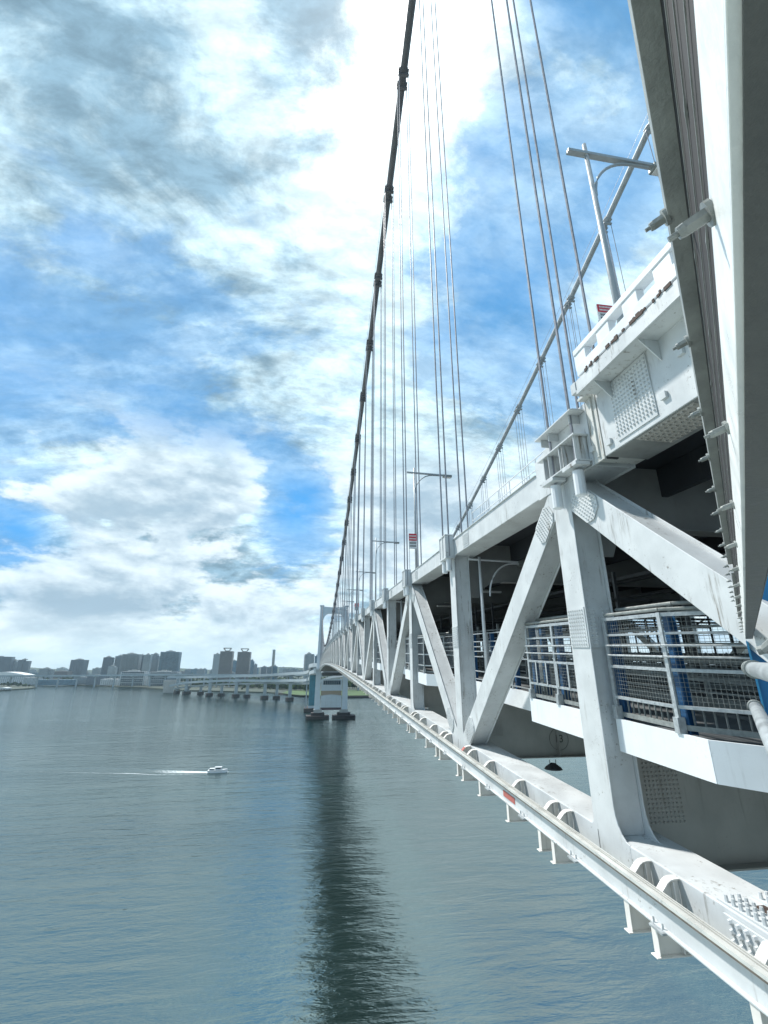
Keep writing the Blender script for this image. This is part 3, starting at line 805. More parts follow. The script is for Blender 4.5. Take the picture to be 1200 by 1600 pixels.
    if n < 30:
        t2 = thing('safety_fence', '%s straight walkway fence set back between two cages behind the braces' % ORD[(n+1)//2], 'safety fence', (IX, ya, CAMH+dz(ya)-1.4), 'straight walkway fences')
        fr = MB()
        for z in (.62, .28, .06, -.14, -.37, -.99, -1.33): fr.box(IX-.02, IX+.02, ya, yb, z-.02, z+.02, seg=4)
        for k in range(6): yy = ya+(yb-ya)*k/5; fr.box(IX-.03, IX+.03, yy-.05, yy+.05, -1.45, .66)
        fr.build('frame', M['galv'], t2, camber=True)
        ps = MB()
        if n == 1:
            for k in range(4): yy = ya+(yb-ya)*k/5; ps.box(IX+.13, IX+.28, yy-.08, yy+.08, -1.45, .62)
            ps.build('blue_post', M['blue2'], t2, camber=True)
        ms = MB(); ms.box(IX+.03, IX+.045, ya+(yb-ya)*(.62 if n == 1 else 0), yb, -.95, .57, seg=4); ms.build('dark_panel', M['smoke'], t2, camber=True)
for n in range(1, 50, 2): cage(n, n < 2)
# inner fence of the walkway
t = thing('inner_walkway_fence', 'dull steel fence between the walkway and the lower roadway, inside the truss', 'fence', (9.3, 20, CAMH-1.4))
mb = MB()
for z in (-1.0, -.75, -.5, -.2, .1, .5, .9): mb.box(9.28, 9.33, -4, 260, z, z+.045, seg=PX)
mb.build('rail', M['galvd'], t, camber=True)
mb = MB()
for i in range(88): mb.box(9.25, 9.36, -4+i*3, -3.9+i*3, -1.45, 1.2)
mb.build('fence_post', M['galvd'], t, camber=True)

# ---- safety cage right beside the camera: runs at 46 degrees back to the first bulge
u = ray(1160, 1020); u.z = 0; u.normalize(); v = Vector((-u.y, u.x, 0))
O = Vector((0, 0, CAMH))
def uvw(a, b, c): return O+u*a+v*b+Vector((0, 0, c))
def ubox(mb, u0, u1, v0, v1, w0, w1):
    vs = [uvw(a, b, c) for a in (u0, u1) for (b, c) in ((v0, w0), (v1, w0), (v1, w1), (v0, w1))]
    mb.add(vs, [(0, 1, 2, 3), (7, 6, 5, 4), (0, 4, 5, 1), (1, 5, 6, 2), (2, 6, 7, 3), (3, 7, 4, 0)])
NC = thing('near_safety_cage', 'steel and mesh cage edge towering close on the right with bolts and blue post', 'safety cage', tuple(uvw(1.5, -.1, -1.4)))
h = .38; vb = -.180*h; wt = -vb/.1388
U0, U1 = -.3, 8.4
mb = MB(); ubox(mb, U0, U1, vb-.080, vb+.0, h, h+.004)
ubox(mb, U0, U1, vb-.004, vb, h+.0041, h+.085)
ubox(mb, U0, U1, vb-.0045, vb-.0005, h+.0851, wt)
mb.build('channel', M['litsteel'], NC, bevel=.001)
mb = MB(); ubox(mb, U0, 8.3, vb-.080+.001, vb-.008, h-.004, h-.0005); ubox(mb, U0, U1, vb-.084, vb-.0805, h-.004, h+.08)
mb.build('channel_underside', pmat('shaded_channel_steel', (.12, .125, .12), .55, .2, .15, 14, .2, bump=.2), NC)  # same channel from below, its shade put into the darker colour
wf = -vb/.0943
mb = MB(); ubox(mb, U0, 4.2, vb-.005, -.0603*wf, wf, wf+.006); ubox(mb, U0, 4.2, -.0603*wf-.003, -.0603*wf, wf+.0061, wf+.05)
ubox(mb, 4.25, U1, vb-.005, -.068*wf, wf-.06, wf-.054)
mb.build('flange', M['galvd'], NC, bevel=.0008)
# mesh between channel and flange: twisted wires seen edge on
mb = MB()
for q in range(3):
    w0 = wt+(wf-wt)*(q+.62)/3.5
    pts = [uvw(U0+i*.02, vb-.0005+.0004*math.sin(i*.23+q), w0+.0012*math.sin(i*.41+q*2)) for i in range(430)]
    mb.tube(pts, [.0011+(.0013 if (i+7*q) % 23 == 0 else 0) for i in range(430)], 4)
mb.build('wire_mesh', M['galvd'], NC)
mb = MB(); ubox(mb, U0, U1, vb-.006, vb-.0025, wt-.01, wf+.004); mb.build('gap_shade_strip', M['mesh'], NC)  # near-black strip added behind the wires, shade of the gap as colour
def hexbolt(p, d, r, ln):
    mb = MB(); d = d.normalized()
    mb.tube([p, p+d*.006], r*1.75, 14)
    mb.tube([p+d*.006, p+d*(ln*.62)], [r, r], 6); mb.tube([p+d*ln*.62, p+d*ln*.78], [r*.95, r*.85], 10); mb.tube([p+d*ln*.78, p+d*ln], r*.42, 8)
    return mb
dirb = (v*1.0+Vector((0, 0, -.25)))
def u_at(py, px, w): 
    r = ray(px, py); return w*(r.dot(u))/r.z
ub = u_at(342, 1088, wt-.02); sb = u_at(672, 1118, wt-.02)-ub
for k in range(16):
    uu = ub+k*sb
    hexbolt(uvw(uu, vb, wt-.02), dirb, .0085, .045).build('bolt', M['galvd'], NC)
ub2 = u_at(345, 1043, wf); sb2 = u_at(541, 1068, wf)-ub2
for k in range(16):
    uu = ub2+k*sb2
    hexbolt(uvw(uu, -.0603*wf, wf+.01), dirb, .0085, .036).build('bolt', M['galvd'], NC)
mb = MB(); pv_ = [(-.07, -1.45), (-.07, .35), (-.16, .5), (-.62, 1.95), (-1.3, 1.95), (-1.3, -1.45)]
mb.add([uvw(8.5, a, b) for a, b in pv_]+[uvw(8.53, a, b) for a, b in pv_], [tuple(range(6)), tuple(range(11, 5, -1))]+[(k, (k+1) % 6, (k+1) % 6+6, k+6) for k in range(6)]); mb.build('blue_post', M['blue'], NC)
mb = MB(); ubox(mb, 8.42, 8.499, -.095, -.075, -1.45, .35); ubox(mb, 8.42, 8.499, -.30, -.27, -1.45, .9); mb.build('blue_post', pmat('blue_flange', (.04, .26, .45), .35), NC)
mb = MB()
mb.tube([uvw(1.9, -.012, -.004), uvw(1.25, -.047, -.012), uvw(.5, -.098, -.022)], .021, 20)
mb.tube([uvw(1.9, .0, -.116), uvw(1.3, -.012, -.134), uvw(.5, -.03, -.158)], .0165, 16)
mb.build('handrail', M['galv'], NC, smooth=True)
mb = MB(); mb.tube([uvw(1.93, -.011, -.003), uvw(1.88, -.013, -.0045)], .024, 20); mb.tube([uvw(1.80, -.0175, -.0052), uvw(1.775, -.019, -.0056)], .0265, 20)
mb.tube([uvw(1.93, -.011, -.003), uvw(2.0, -.007, -.002)], .012, 10)
mb.tube([uvw(1.93, .001, -.115), uvw(1.90, .0, -.116)], .020, 16); mb.build('clamp', M['galvd'], NC)
mb = MB(); mb.tube([uvw(1.75, -.035, .045), uvw(1.75, -.06, .052)], .012, 10); mb.tube([uvw(1.75, -.06, .052), uvw(1.2, -.075, .06)], .016, 10); mb.build('bolt', M['galvd'], NC)
mb = MB(); ubox(mb, 1.5, 1.52, -.06, .0, -.40, -.175); mb.build('bracket', M['galv'], NC)

# ================================================================== LAMPS, SIGNS, RAILS
def street_lamp(x, y, z0, H, arm, label, detail=True, sg=1):
    t = thing('street_lamp', label, 'street lamp', (x, y, CAMH+z0), 'street lamps along the upper deck')
    b = CAMH
    MB().tube([(x, y, b+z0), (x, y, b+z0+H)], [.105, .062], 10).build('pole', M['lamp'], t, smooth=True)
    mb = MB(); za = b+z0+H-.45
    mb.bar((x-sg*.62, y, za+.02), (x+sg*arm, y, za-.06), .16, .10)
    pts = [(x+sg*.06+sg*1.45*(1-math.cos(R(a))), y, za-1.75+1.62*math.sin(R(a))) for a in range(0, 91, 10)]+[(x+sg*(arm-.2), y, za-.12)]
    mb.tube(pts, .045, 8); mb.build('arm', M['lamp'], t)
    mb = MB(); mb.box(x+sg*arm-.1, x+sg*arm+.65, y-.16, y+.16, za-.22, za-.03)
    h_ = mb.build('lamp_head', M['galvd'], t, bevel=.03); MB().box(x+sg*arm-.02, x+sg*arm+.57, y-.12, y+.12, za-.26, za-.221).build('lens', M['signwhite'], h_)
    return t
street_lamp(7.6, 8.72, 5.9, 9.6, 2.3, 'nearest street lamp, tall white pole beside the slotted parapet at upper right')
lampY = [33.4, 58, 82.5, 107, 131.5, 156, 181, 206]
for i, yy in enumerate(lampY):
    street_lamp(7.35, yy, 4.8+dz(yy), 9.4, 2.5, '%s white street lamp beyond the nearest one, standing on the upper deck' % ORD[i+1])
def sign(x, y, z, w, hh, label, post=True):
    t = thing('warning_sign', label, 'sign', (x, y, CAMH+z), 'red and white warning signs')
    mb = MB(); mb.box(x-w/2, x+w/2, y-.015, y+.015, CAMH+z, CAMH+z+hh); mb.build('panel', M['signwhite'], t)
    mb = MB(); mb.box(x-w/2+.004, x+w/2-.004, y-.022, y-.0155, CAMH+z+hh*.52, CAMH+z+hh-.004); mb.build('red_band', M['signred'], t)
    mb = MB()
    for r_ in range(2):
        for c in range(9): mb.box(x-w/2+.05+c*(w-.1)/9, x-w/2+.05+(c+.7)*(w-.1)/9, y-.026, y-.0222, CAMH+z+hh*(.60+.19*r_), CAMH+z+hh*(.70+.19*r_))
    mb.build('lettering', M['signwhite'], t)
    mb = MB()
    for r_ in range(2):
        for c in range(7): mb.box(x-w/2+.06+c*(w-.1)/7, x-w/2+.06+(c+.6)*(w-.1)/7, y-.020, y-.0155, CAMH+z+hh*(.10+.2*r_), CAMH+z+hh*(.22+.2*r_))
    mb.build('lettering', M['dark'], t)
    mb = MB(); mb.box(x-w/2+.02, x-w/2+.05, y+.016, y+.05, CAMH+z-1.6, CAMH+z+hh); mb.box(x-w/2, x+w/2, y+.0155, y+.04, CAMH+z-.02, CAMH+z+.02); mb.build('sign_post', M['galv'], t)
    return t
sign(6.86, 8.3, 8.2, .45, .5, 'small red and white sign on the nearest lamp pole above the parapet')
sign(6.95, 32.6, 8.5, .62, 1.15, 'red and white sign board beside the second lamp pole over the truss')
sign(6.95, 81.5, 9.6, .8, 1.2, 'far red and white sign board among the distant hangers')
# lower deck lamps
for i, (yy) in enumerate((19.4, 39.1, 58.8, 78.5)):
    x = 7.2; t = thing('deck_lamp', 'grey lamp post with curved bracket standing on the lower deck behind the truss, %s' % ('nearest one', 'second one', 'third one', 'fourth one')[i], 'lamp post', (x, yy, CAMH+dz(yy)-1.5), 'lamp posts on the lower deck')
    b = dz(yy)+CAMH
    MB().tube([(x, yy, b-1.5), (x, yy, b+3.98)], [.085, .065], 10).build('pole', M['whiteclean'], t, smooth=True)
    mb = MB(); mb.tube([(x-.5, yy, b+3.86), (x+1.9, yy, b+3.80)], .045, 8)
    mb.tube([(x+.35+1.2*(1-math.cos(R(a))), yy-.1, b+2.2+1.5*math.sin(R(a))) for a in range(0, 91, 9)]+[(x+1.9, yy, b+3.72)], .04, 8); mb.build('arm', M['whiteclean'], t)
    mb = MB(); mb.box(x+1.85, x+2.35, yy-.14, yy+.14, b+3.62, b+3.82); mb.build('lamp_head', M['galvd'], t)
for i, (yy, xx) in enumerate(((17.2, 9.8), (27, 9.8), (37, 9.8))):
    o = MB().box(xx, xx+1.5, yy-.1, yy+.1, CAMH+dz(yy)+3.3, CAMH+dz(yy)+3.42).build('tube_light', M['signwhite'], None, bevel=.03)
    tag(o, 'white tube light under the upper deck, %s from the camera' % ('nearest', 'second', 'third')[i], 'tube light', 'tube lights under the deck')
# inspection handrail on top of the chord between the first posts
t = thing('guard_rail', 'thin white two-bar guard rail on the top chord between the two nearest posts', 'guard rail', (6.9, 16, CAMH+5.2))
mb = MB(); ya, yb = 11.8, PY(2)-.8
for z in (6.05, 5.65): mb.tube([(6.95, ya+(yb-ya)*i/4, z) for i in range(5)], .022, 6)
mb.build('rail', M['whiteclean'], t, camber=True)
mb = MB()
for i in range(8): yy = ya+(yb-ya)*i/7; mb.tube([(6.95, yy, TOPZ1), (6.95, yy, 6.05)], .022, 6)
for i in range(4): yy = ya+.6+i*.9; mb.box(6.7, 6.95, yy, yy+.4, TOPZ1+.031, TOPZ1+.35+.0*i)
mb.build('rail_post', M['whiteclean'], t, camber=True)
# black signal lamp hanging under a floor beam
t = thing('navigation_light', 'black bell-shaped light hanging under the floor beam behind the nearest brace', 'signal light', (9.75, 19.6, CAMH-3.7))
b = CAMH+dz(19.6)-4.335
MB().tube([(9.75, 19.5, b-.34), (9.75, 19.5, b-.26), (9.75, 19.5, b-.12)], [.36, .30, .09], 14).build('shade', M['dark'], t)
mb = MB(); mb.tube([(9.62, 19.5, b-.15), (9.62, 19.5, b)], .015, 5); mb.tube([(9.88, 19.5, b-.15), (9.88, 19.5, b)], .015, 5); mb.build('hook', M['dark'], t)

# ================================================================== WATER
def water():
    m = bpy.data.materials.new('sea_water'); m.use_nodes = True; t = NT(m.node_tree); b = m.node_tree.nodes['Principled BSDF']
    pos = t.node('ShaderNodeNewGeometry').outputs['Position']
    mp = t.node('ShaderNodeMapping'); t.l.new(pos, mp.inputs[0]); mp.inputs['Rotation'].default_value = (0, 0, R(-12)); mp.inputs['Scale'].default_value = (.45, 1.25, 1)
    p = mp.outputs[0]
    big = t.noise(p, .022, 4, .5, .3); mid = t.noise(p, .10, 5, .55, .6); fin = t.noise(p, .42, 5, .6, .5); mic = t.noise(p, 1.7, 3, .6)
    mpw = t.node('ShaderNodeMapping'); t.l.new(pos, mpw.inputs[0]); mpw.inputs['Rotation'].default_value = (0, 0, R(28)); mpw.inputs['Scale'].default_value = (.35, 1.6, 1)
    swell = t.noise(mpw.outputs[0], .10, 5, .55, .5)
    gust = t.ramp(t.noise(p, .012, 4, .6, .6), .35, .65, .55, 1.35)
    fin = t.m('MULTIPLY', fin, gust); mic = t.m('MULTIPLY', mic, gust)
    hgt = t.m('ADD', t.m('ADD', t.m('MULTIPLY', swell, 3.0), t.m('MULTIPLY', big, 1.4)), t.m('ADD', t.m('MULTIPLY', mid, 2.4), t.m('ADD', t.m('MULTIPLY', fin, 1.25), t.m('MULTIPLY', mic, .34))))
    cd = t.node('ShaderNodeVectorMath', operation='DISTANCE'); t.l.new(pos, cd.inputs[0]); cd.inputs[1].default_value = (0, 0, CAMH)
    bp = t.node('ShaderNodeBump'); bp.inputs['Distance'].default_value = 1.0; bp.inputs['Strength'].default_value = .19
    t.l.new(hgt, bp.inputs['Height']); t.l.new(bp.outputs[0], b.inputs['Normal'])
    patch = t.ramp(t.noise(p, .009, 3, .5, .4), .35, .65)
    t.l.new(t.mix(patch, c4((.002, .011, .012)), c4((.005, .021, .020))), b.inputs['Base Color'])
    b.inputs['Roughness'].default_value = .06; b.inputs['IOR'].default_value = 4.0; b.inputs['Specular Tint'].default_value = (.92, 1.0, .94, 1)
    return m
M['water'] = water()
mb = MB(); n_ = 24
mb.add([(-5400, -2400, 0), (5400, -2400, 0), (5400, 5600, 0), (-5400, 5600, 0)], [(0, 1, 2, 3)])
tag(mb.build('water', M['water']), 'grey-teal rippled bay water', kind='structure')

# ---- motor boat and its wake
def boat():
    bx, by = -50.0, 293.0
    t = thing('motor_boat', 'small white motor boat with a cabin crossing the bay and trailing foam', 'boat', (bx, by, 0))
    Lh, Wd = 10.5, 3.2
    mb = MB(); rings = []
    prof = [(-.5, .92, .0), (-.3, 1, .0), (0, 1, .05), (.25, .82, .15), (.4, .45, .35), (.5, .04, .55)]
    vs = []; 
    for (f_, w, rise) in prof:
        X = bx+f_*Lh
        for (yy, z) in ((-Wd/2*w, 1.15+rise), (-Wd/2*w*.75, -.1), (Wd/2*w*.75, -.1), (Wd/2*w, 1.15+rise)): vs.append((X, by+yy, z))
    fs = [(0, 1, 2, 3)]
    for i in range(len(prof)-1):
        a = 4*i
        for k in range(4): fs.append((a+k, a+(k+1) % 4, a+4+(k+1) % 4, a+4+k))
    fs.append((23, 22, 21, 20)); mb.add(vs, fs)
    mb.build('hull', M['hull'], t, bevel=.05)
    mb = MB(); mb.prism([(0, 0)]*0 or [(by-1.1, 1.2), (by+1.1, 1.2), (by+1.0, 2.5), (by-1.0, 2.5)], bx-1.2, bx+1.8); mb.box(bx-4.4, bx-1.6, by-1.2, by+1.2, 1.2, 2.0); mb.box(bx-1.6, bx+2.1, by-1.2, by+1.2, 2.51, 2.62)
    cb = mb.build('cabin', M['hull'], t, bevel=.04)
    mb = MB(); mb.box(bx-1.0, bx+1.6, by-1.16, by-1.13, 1.7, 2.3); mb.box(bx+1.81, bx+1.85, by-.9, by+.9, 1.7, 2.3); mb.box(bx-4.2, bx-1.8, by-1.24, by-1.21, 1.45, 1.8); mb.build('window', M['glass'], cb)
    mb = MB()
    for k in range(5): mb.tube([(bx+2.3+k*.6, by-1.3+k*.22, 1.4), (bx+2.3+k*.6, by-1.3+k*.22, 2.1)], .03, 4)
    mb.tube([(bx-4.8, by, 1.2), (bx-4.8, by, 3.4)], .04, 5); mb.build('railing', M['galv'], t)
    m = bpy.data.materials.new('foam'); m.use_nodes = True; q = NT(m.node_tree); b = m.node_tree.nodes['Principled BSDF']
    pos = q.node('ShaderNodeNewGeometry').outputs['Position']
    b.inputs['Base Color'].default_value = (.78, .84, .85, 1); b.inputs['Roughness'].default_value = .7
    at = q.node('ShaderNodeAttribute'); at.attribute_name = 'foam'
    n = q.noise(pos, .9, 6, .7)
    q.l.new(q.ramp(q.m('ADD', q.m('MULTIPLY', n, .9), q.m('SUBTRACT', at.outputs['Fac'], .55)), .35, .75), b.inputs['Alpha'])
    M['foam'] = m
    def ribbon(name, pts, lab):
        vs = []; fs = []; al = []
        for (x, y, w, a) in pts:
            for k in (-1, -.4, .4, 1): vs.append((x, y+w*k, .03)); al.append(a*(1 if abs(k) < .5 else 0))
        for i in range(len(pts)-1):
            for k in range(3): fs.append((i*4+k, i*4+k+1, i*4+5+k, i*4+4+k))
        mb = MB(); mb.add(vs, fs); o = mb.build(name, m)
        # recalc may reorder nothing: point order is kept
        A = o.data.attributes.new('foam', 'FLOAT', 'POINT')
        A.data.foreach_set('value', al)
        return tag(o, lab, kind='stuff')
    ribbon('wake_foam', [(bx+6.4, by, .3, .5), (bx+4, by, 2.6, 1), (bx-3, by, 3.2, 1), (bx-9, by+1, 3.0, .95), (bx-16, by+2.5, 4.5, .75), (bx-26, by+4.5, 7, .62), (bx-40, by+8, 8, .42), (bx-60, by+12, 6, .2)], 'white foam churned up behind the motor boat')
    ribbon('wake_foam', [(bx-12, by-3, .6, .6), (bx-30, by-2.5, .8, .62), (bx-45, by+3, .8, .8), (bx-60, by+6, .8, .6), (bx-90, by+13, .8, .5), (bx-130, by+22, .7, .45), (bx-165, by+28, .6, .35)], 'thin foam line of the boat wake')
boat()
# long swell of the wake as real low ridges
def ridge(name, pts, w, hh):
    vs = []; fs = []
    for (x, y) in pts:
        vs += [(x, y-w*1.5, -.05), (x, y-w*.5, hh*.7), (x, y, hh), (x, y+w*.6, hh*.55), (x, y+w*1.5, -.05)]
    for i in range(len(pts)-1):
        for k in range(4): fs.append((i*5+k, i*5+k+1, i*5+6+k, i*5+5+k))
    mb = MB(); mb.add(vs, fs); o = mb.build(name, M['water'], smooth=True); return tag(o, 'low wave of a boat wake on the bay', kind='structure')
ridge('water', [(-62, 300), (-85, 306), (-110, 312), (-140, 318), (-175, 323), (-215, 327)], 1.0, .10)

# ================================================================== CITY, SHORE, VIADUCTS
def at(px, py, D):      # point at ground distance D (along +Y) on the sight line
    r = ray(px, py); r = r*(D/r.y); return Vector((r.x, r.y, r.z+CAMH))
def wpt(px, py):        # where that sight line meets the water
    r = ray(px, py); r = r*(-CAMH/r.z); return (r.x, r.y)
M['land'] = pmat('quay_concrete', (.065, .08, .06), .9, 0, .25, .01)
M['grass'] = pmat('park_grass', (.075, .125, .045), .9, 0, .3, .02)
far = [(-9000, 9000), (-9000, 2200)]
near = [wpt(-160, 1081), wpt(-40, 1081), wpt(40, 1078), wpt(56, 1073)]
mb = MB(); mb.prismz([wpt(-160, 1082), wpt(0, 1080), wpt(48, 1076.5), wpt(56, 1075), wpt(40, 1072), wpt(-160, 1070)], -1, 2.6)
tag(mb.build('promontory', M['land']), 'low dark quay reaching in from the left', kind='structure')
sh = [wpt(60, 1068), wpt(112, 1071), wpt(150, 1072), wpt(190, 1074), wpt(230, 1075.5), wpt(262, 1078), wpt(300, 1080), wpt(420, 1083), wpt(470, 1087), wpt(520, 1090), wpt(620, 1089), wpt(720, 1088), (1500, 1300), (5000, 2000), (5300, 2100), (5300, 5500), (-5300, 5500), (-5300, 1950), (-2200, 1800)]
mb = MB(); mb.prismz(sh, -1, 2.5)
tag(mb.build('ground', M['land']), 'flat reclaimed land along the far shore', kind='structure')
mb = MB(); mb.prismz([wpt(440, 1085.4), wpt(470, 1089), wpt(520, 1089.6), wpt(620, 1088.6), wpt(680, 1086), wpt(600, 1080), wpt(450, 1081)], 2.504, 3.2); tag(mb.build('park_lawn', M['grass']), 'bright green lawn of the waterside park', kind='structure')
mb = MB()
P0 = [wpt(430, 1084.5), wpt(470, 1087.6), wpt(520, 1090.6), wpt(620, 1089.6)]
for a, b in zip(P0[:-1], P0[1:]): mb.bar((a[0], a[1]-2, 1.4), (b[0], b[1]-2, 1.4), 3, 3.4)
tag(mb.build('sea_wall', M['pier']), 'dark stone sea wall below the waterside park', 'sea wall')

def fac_mat(name, wall, win, sx=3.4, sz=3.3, fr=.62):
    m = bpy.data.materials.new(name); m.use_nodes = True; t = NT(m.node_tree); b = m.node_tree.nodes['Principled BSDF']
    tc = t.node('ShaderNodeTexCoord').outputs['Object']; sp = t.node('ShaderNodeSeparateXYZ'); t.l.new(tc, sp.inputs[0])
    h_ = t.m('ADD', sp.outputs[0], sp.outputs[1])
    fx = t.m('FRACT', t.m('DIVIDE', h_, sx)); fz = t.m('FRACT', t.m('DIVIDE', sp.outputs[2], sz))
    mask = t.m('MULTIPLY', t.m('LESS_THAN', fx, fr+.16), t.m('LESS_THAN', fz, fr-.08))
    nz = t.node('ShaderNodeNewGeometry').outputs['Normal']; s2 = t.node('ShaderNodeSeparateXYZ'); t.l.new(nz, s2.inputs[0])
    mask = t.m('MULTIPLY', mask, t.m('LESS_THAN', t.m('ABSOLUTE', s2.outputs[2]), .5))
    wn = t.node('ShaderNodeTexWhiteNoise'); cb = t.node('ShaderNodeCombineXYZ'); t.l.new(t.m('FLOOR', t.m('DIVIDE', h_, sx)), cb.inputs[0]); t.l.new(t.m('FLOOR', t.m('DIVIDE', sp.outputs[2], sz)), cb.inputs[1]); t.l.new(cb.outputs[0], wn.inputs[0])
    wc = t.mix(wn.outputs[0], c4(win), c4(tuple(c*2.2 for c in win)))
    t.l.new(t.mix(mask, c4(wall), wc), b.inputs['Base Color'])
    t.l.new(t.m('SUBTRACT', .75, t.m('MULTIPLY', mask, .5)), b.inputs['Roughness'])
    return m
FM = [fac_mat('facade_grey', (.40, .42, .43), (.05, .07, .09)), fac_mat('facade_pale', (.56, .58, .58), (.10, .13, .15), 4.2, 3.2), fac_mat('facade_brown', (.25, .21, .20), (.07, .07, .08), 3.0, 3.1),
      fac_mat('facade_blue', (.16, .24, .30), (.06, .11, .15), 5, 3.6, .7), fac_mat('facade_cream', (.72, .74, .74), (.12, .13, .14), 6, 3.5), fac_mat('facade_dark', (.22, .25, .28), (.05, .06, .08), 3.6, 3.4)]
def building(px0, px1, pt, D, mat, label, kind='tower_block', depth=None, rot=0.0, parts='', cat='building', base=2.4, group=None):
    a = at(px0, 1048, D); b = at(px1, 1048, D); w = (b-a).length; cx = (a.x+b.x)/2; H = at((px0+px1)/2, pt, D).z
    dpt = depth or max(14, min(w*.8, 45))
    t = thing(kind, label, cat, (cx, D+dpt/2, base), group); t.rotation_euler = (0, 0, rot)
    def part(name, mb, m, par=t, bevel=0):
        me = bpy.data.meshes.new(name); me.from_pydata(mb.v, [], mb.f); me.materials.append(m)
        bm = bmesh.new(); bm.from_mesh(me); bmesh.ops.recalc_face_normals(bm, faces=bm.faces); bm.to_mesh(me); bm.free()
        o = bpy.data.objects.new(name, me); C.objects.link(o); o.parent = par; return o
    h = H-base; w2 = w/2; d2 = dpt/2
    wl = MB()
    if 'step' in parts:
        wl.box(-w2, w2*.55, -d2, d2, 0, h); wl.box(w2*.551, w2, -d2*.8, d2*.8, 0, h*.93)
    elif 'ribs' in parts:
        wl.box(-w2+1.2, w2-1.2, -d2+1.2, d2-1.2, 0, h); 
        for k in range(5):
            x = -w2+w*(k+.5)/5; wl.box(x-w*.06, x+w*.06, -d2, -d2+1.19, 0, h*(.97 if k % 2 else 1.0))
        wl.box(-w2, -w2+1.19, -d2*.7, d2*.7, 0, h*.96); wl.box(w2-1.19, w2, -d2*.7, d2*.7, 0, h*.96)
    elif 'twin' in parts:
        wl.box(-w2, -.8, -d2, d2, 0, h); wl.box(.8, w2, -d2*.8, d2, 0, h*.95); wl.box(-.79, .79, -d2*.6, d2, 0, h*.94)
    else:
        wl.box(-w2, w2, -d2, d2, 0, h)
    part('wall', wl, mat)
    rf = MB()
    if 'crown' in parts:
        rf.add([(-w2*.25, -d2*.3, h+.1), (w2*.25, -d2*.3, h+.1), (w2*.25, d2*.3, h+.1), (-w2*.25, d2*.3, h+.1), (-w2*.25, -d2*.3, h+3), (w2*.25, -d2*.3, h+3), (w2*.25, d2*.3, h+3), (-w2*.25, d2*.3, h+3)], [(0, 1, 2, 3), (0, 1, 5, 4), (1, 2, 6, 5), (2, 3, 7, 6), (3, 0, 4, 7)])
        z0, z1 = h+3, h+11
        for z, q in ((h+10, 1.0),): rf.box(-w2*.62, w2*.62, -d2*.62, d2*.62, h+10, h+12.5)
        for sx in (-1, 1):
            for sy in (-1, 1): rf.bar((sx*w2*.3, sy*d2*.3, h+1), (sx*w2*.58, sy*d2*.58, h+10.2), 1.6, 1.6)
        part('roof_crown', rf, pmat('crown_stone', (.42, .41, .38), .7))
    elif h > 30:
        rf.box(-w2*.5, w2*.35, -d2*.5, d2*.5, h+.01, h+3.5); rf.box(-w2*.25, w2*.05, -d2*.3, d2*.3, h+3.51, h+6)
        part('roof_plant', rf, M['concrete'])
    elif 'arc' in parts:
        rf.prismy([(-w2*1.03, h+.01)]+[(-w2*1.03+w*1.03*i/12, h+.4+h*.35*math.sin(math.pi*i/12)) for i in range(13)]+[(w2*1.03, h+.01)], -d2, d2); part('roof', rf, M['signwhite'])
    else:
        rf.box(-w2*.4, w2*.1, -d2*.4, d2*.4, h+.01, h+2); part('roof_plant', rf, M['concrete'])
    if 'slabs' in parts:
        mb = MB()
        for k in range(int(h/3.3)): mb.box(-w2-.5, w2+.5, -d2-.9, -d2-.02, k*3.3+2.6, k*3.3+3.2)
        part('balcony_slab', mb, M['concrete'])
    if 'bands' in parts:
        mb = MB(); n = max(2, int(h/5))
        for k in range(n): mb.box(-w2+w*.06, w2-w*.06, -d2-.25, -d2-.02, h*(k+.25)/n, h*(k+.75)/n)
        part('window_band', mb, M['glass'])
        mb = MB()
        for k in range(14): x = -w2+w*.06+w*.88*k/13; mb.box(x-.2, x+.2, -d2-.4, -d2-.26, 1, h-1)
        part('mullion', mb, M['concrete'])
    return t
G1 = 'towers on the skyline'
building(-40, 9, 1026, 2300, FM[5], 'dark tower block cut by the left edge of the photo', parts='ribs', rot=.2)
building(10, 24, 1032, 2350, FM[1], 'pale slab block second from the left edge', parts='step', rot=.1)
building(24, 40, 1031, 2300, FM[5], 'dark glazed block third from the left edge', parts='twin', rot=.2)
building(107, 129, 1031, 2300, FM[5], 'lone dark tower block left of the skyline gap', parts='twin ribs', rot=-.15)
building(60, 79, 1045, 2100, FM[0], 'low stepped grey block between the left towers and the lone dark tower', parts='step', rot=.1)
building(80, 106, 1049, 2200, FM[2], 'long low brownish block just left of the lone dark tower', parts='')
building(157, 172, 1027, 2100, FM[5], 'slim dark tower just left of the big housing cluster', parts='ribs', rot=.1)
building(168, 180, 1041, 2050, FM[1], 'short pale block at the foot of the slim dark tower', parts='step')
building(176, 190, 1025, 2150, FM[0], 'grey tower at the left end of the housing cluster', parts='ribs', rot=-.1)
building(186, 213, 1022, 2000, FM[0], 'wide grey tower second in the housing cluster', parts='ribs slabs')
building(214, 222, 1024, 2050, FM[5], 'narrow dark tower third in the housing cluster', parts='')
building(221, 232, 1023, 2000, FM[1], 'pale tower fourth in the housing cluster', parts='slabs')
building(232, 245, 1022, 2050, FM[0], 'grey tower fifth in the housing cluster', parts='step')
building(246, 276, 1018.5, 1900, FM[3], 'broad bluish tower at the right end of the housing cluster', parts='ribs slabs')
building(331, 342, 1022, 2300, FM[1], 'pale tower tucked behind the left crowned tower', parts='')
building(341, 360.5, 1017.5, 1800, FM[2], 'left one of two brown towers with flared roof crowns', parts='crown slabs', group=None)
building(368.5, 388.5, 1018.5, 1800, FM[2], 'right one of two brown towers with flared roof crowns', parts='crown slabs')
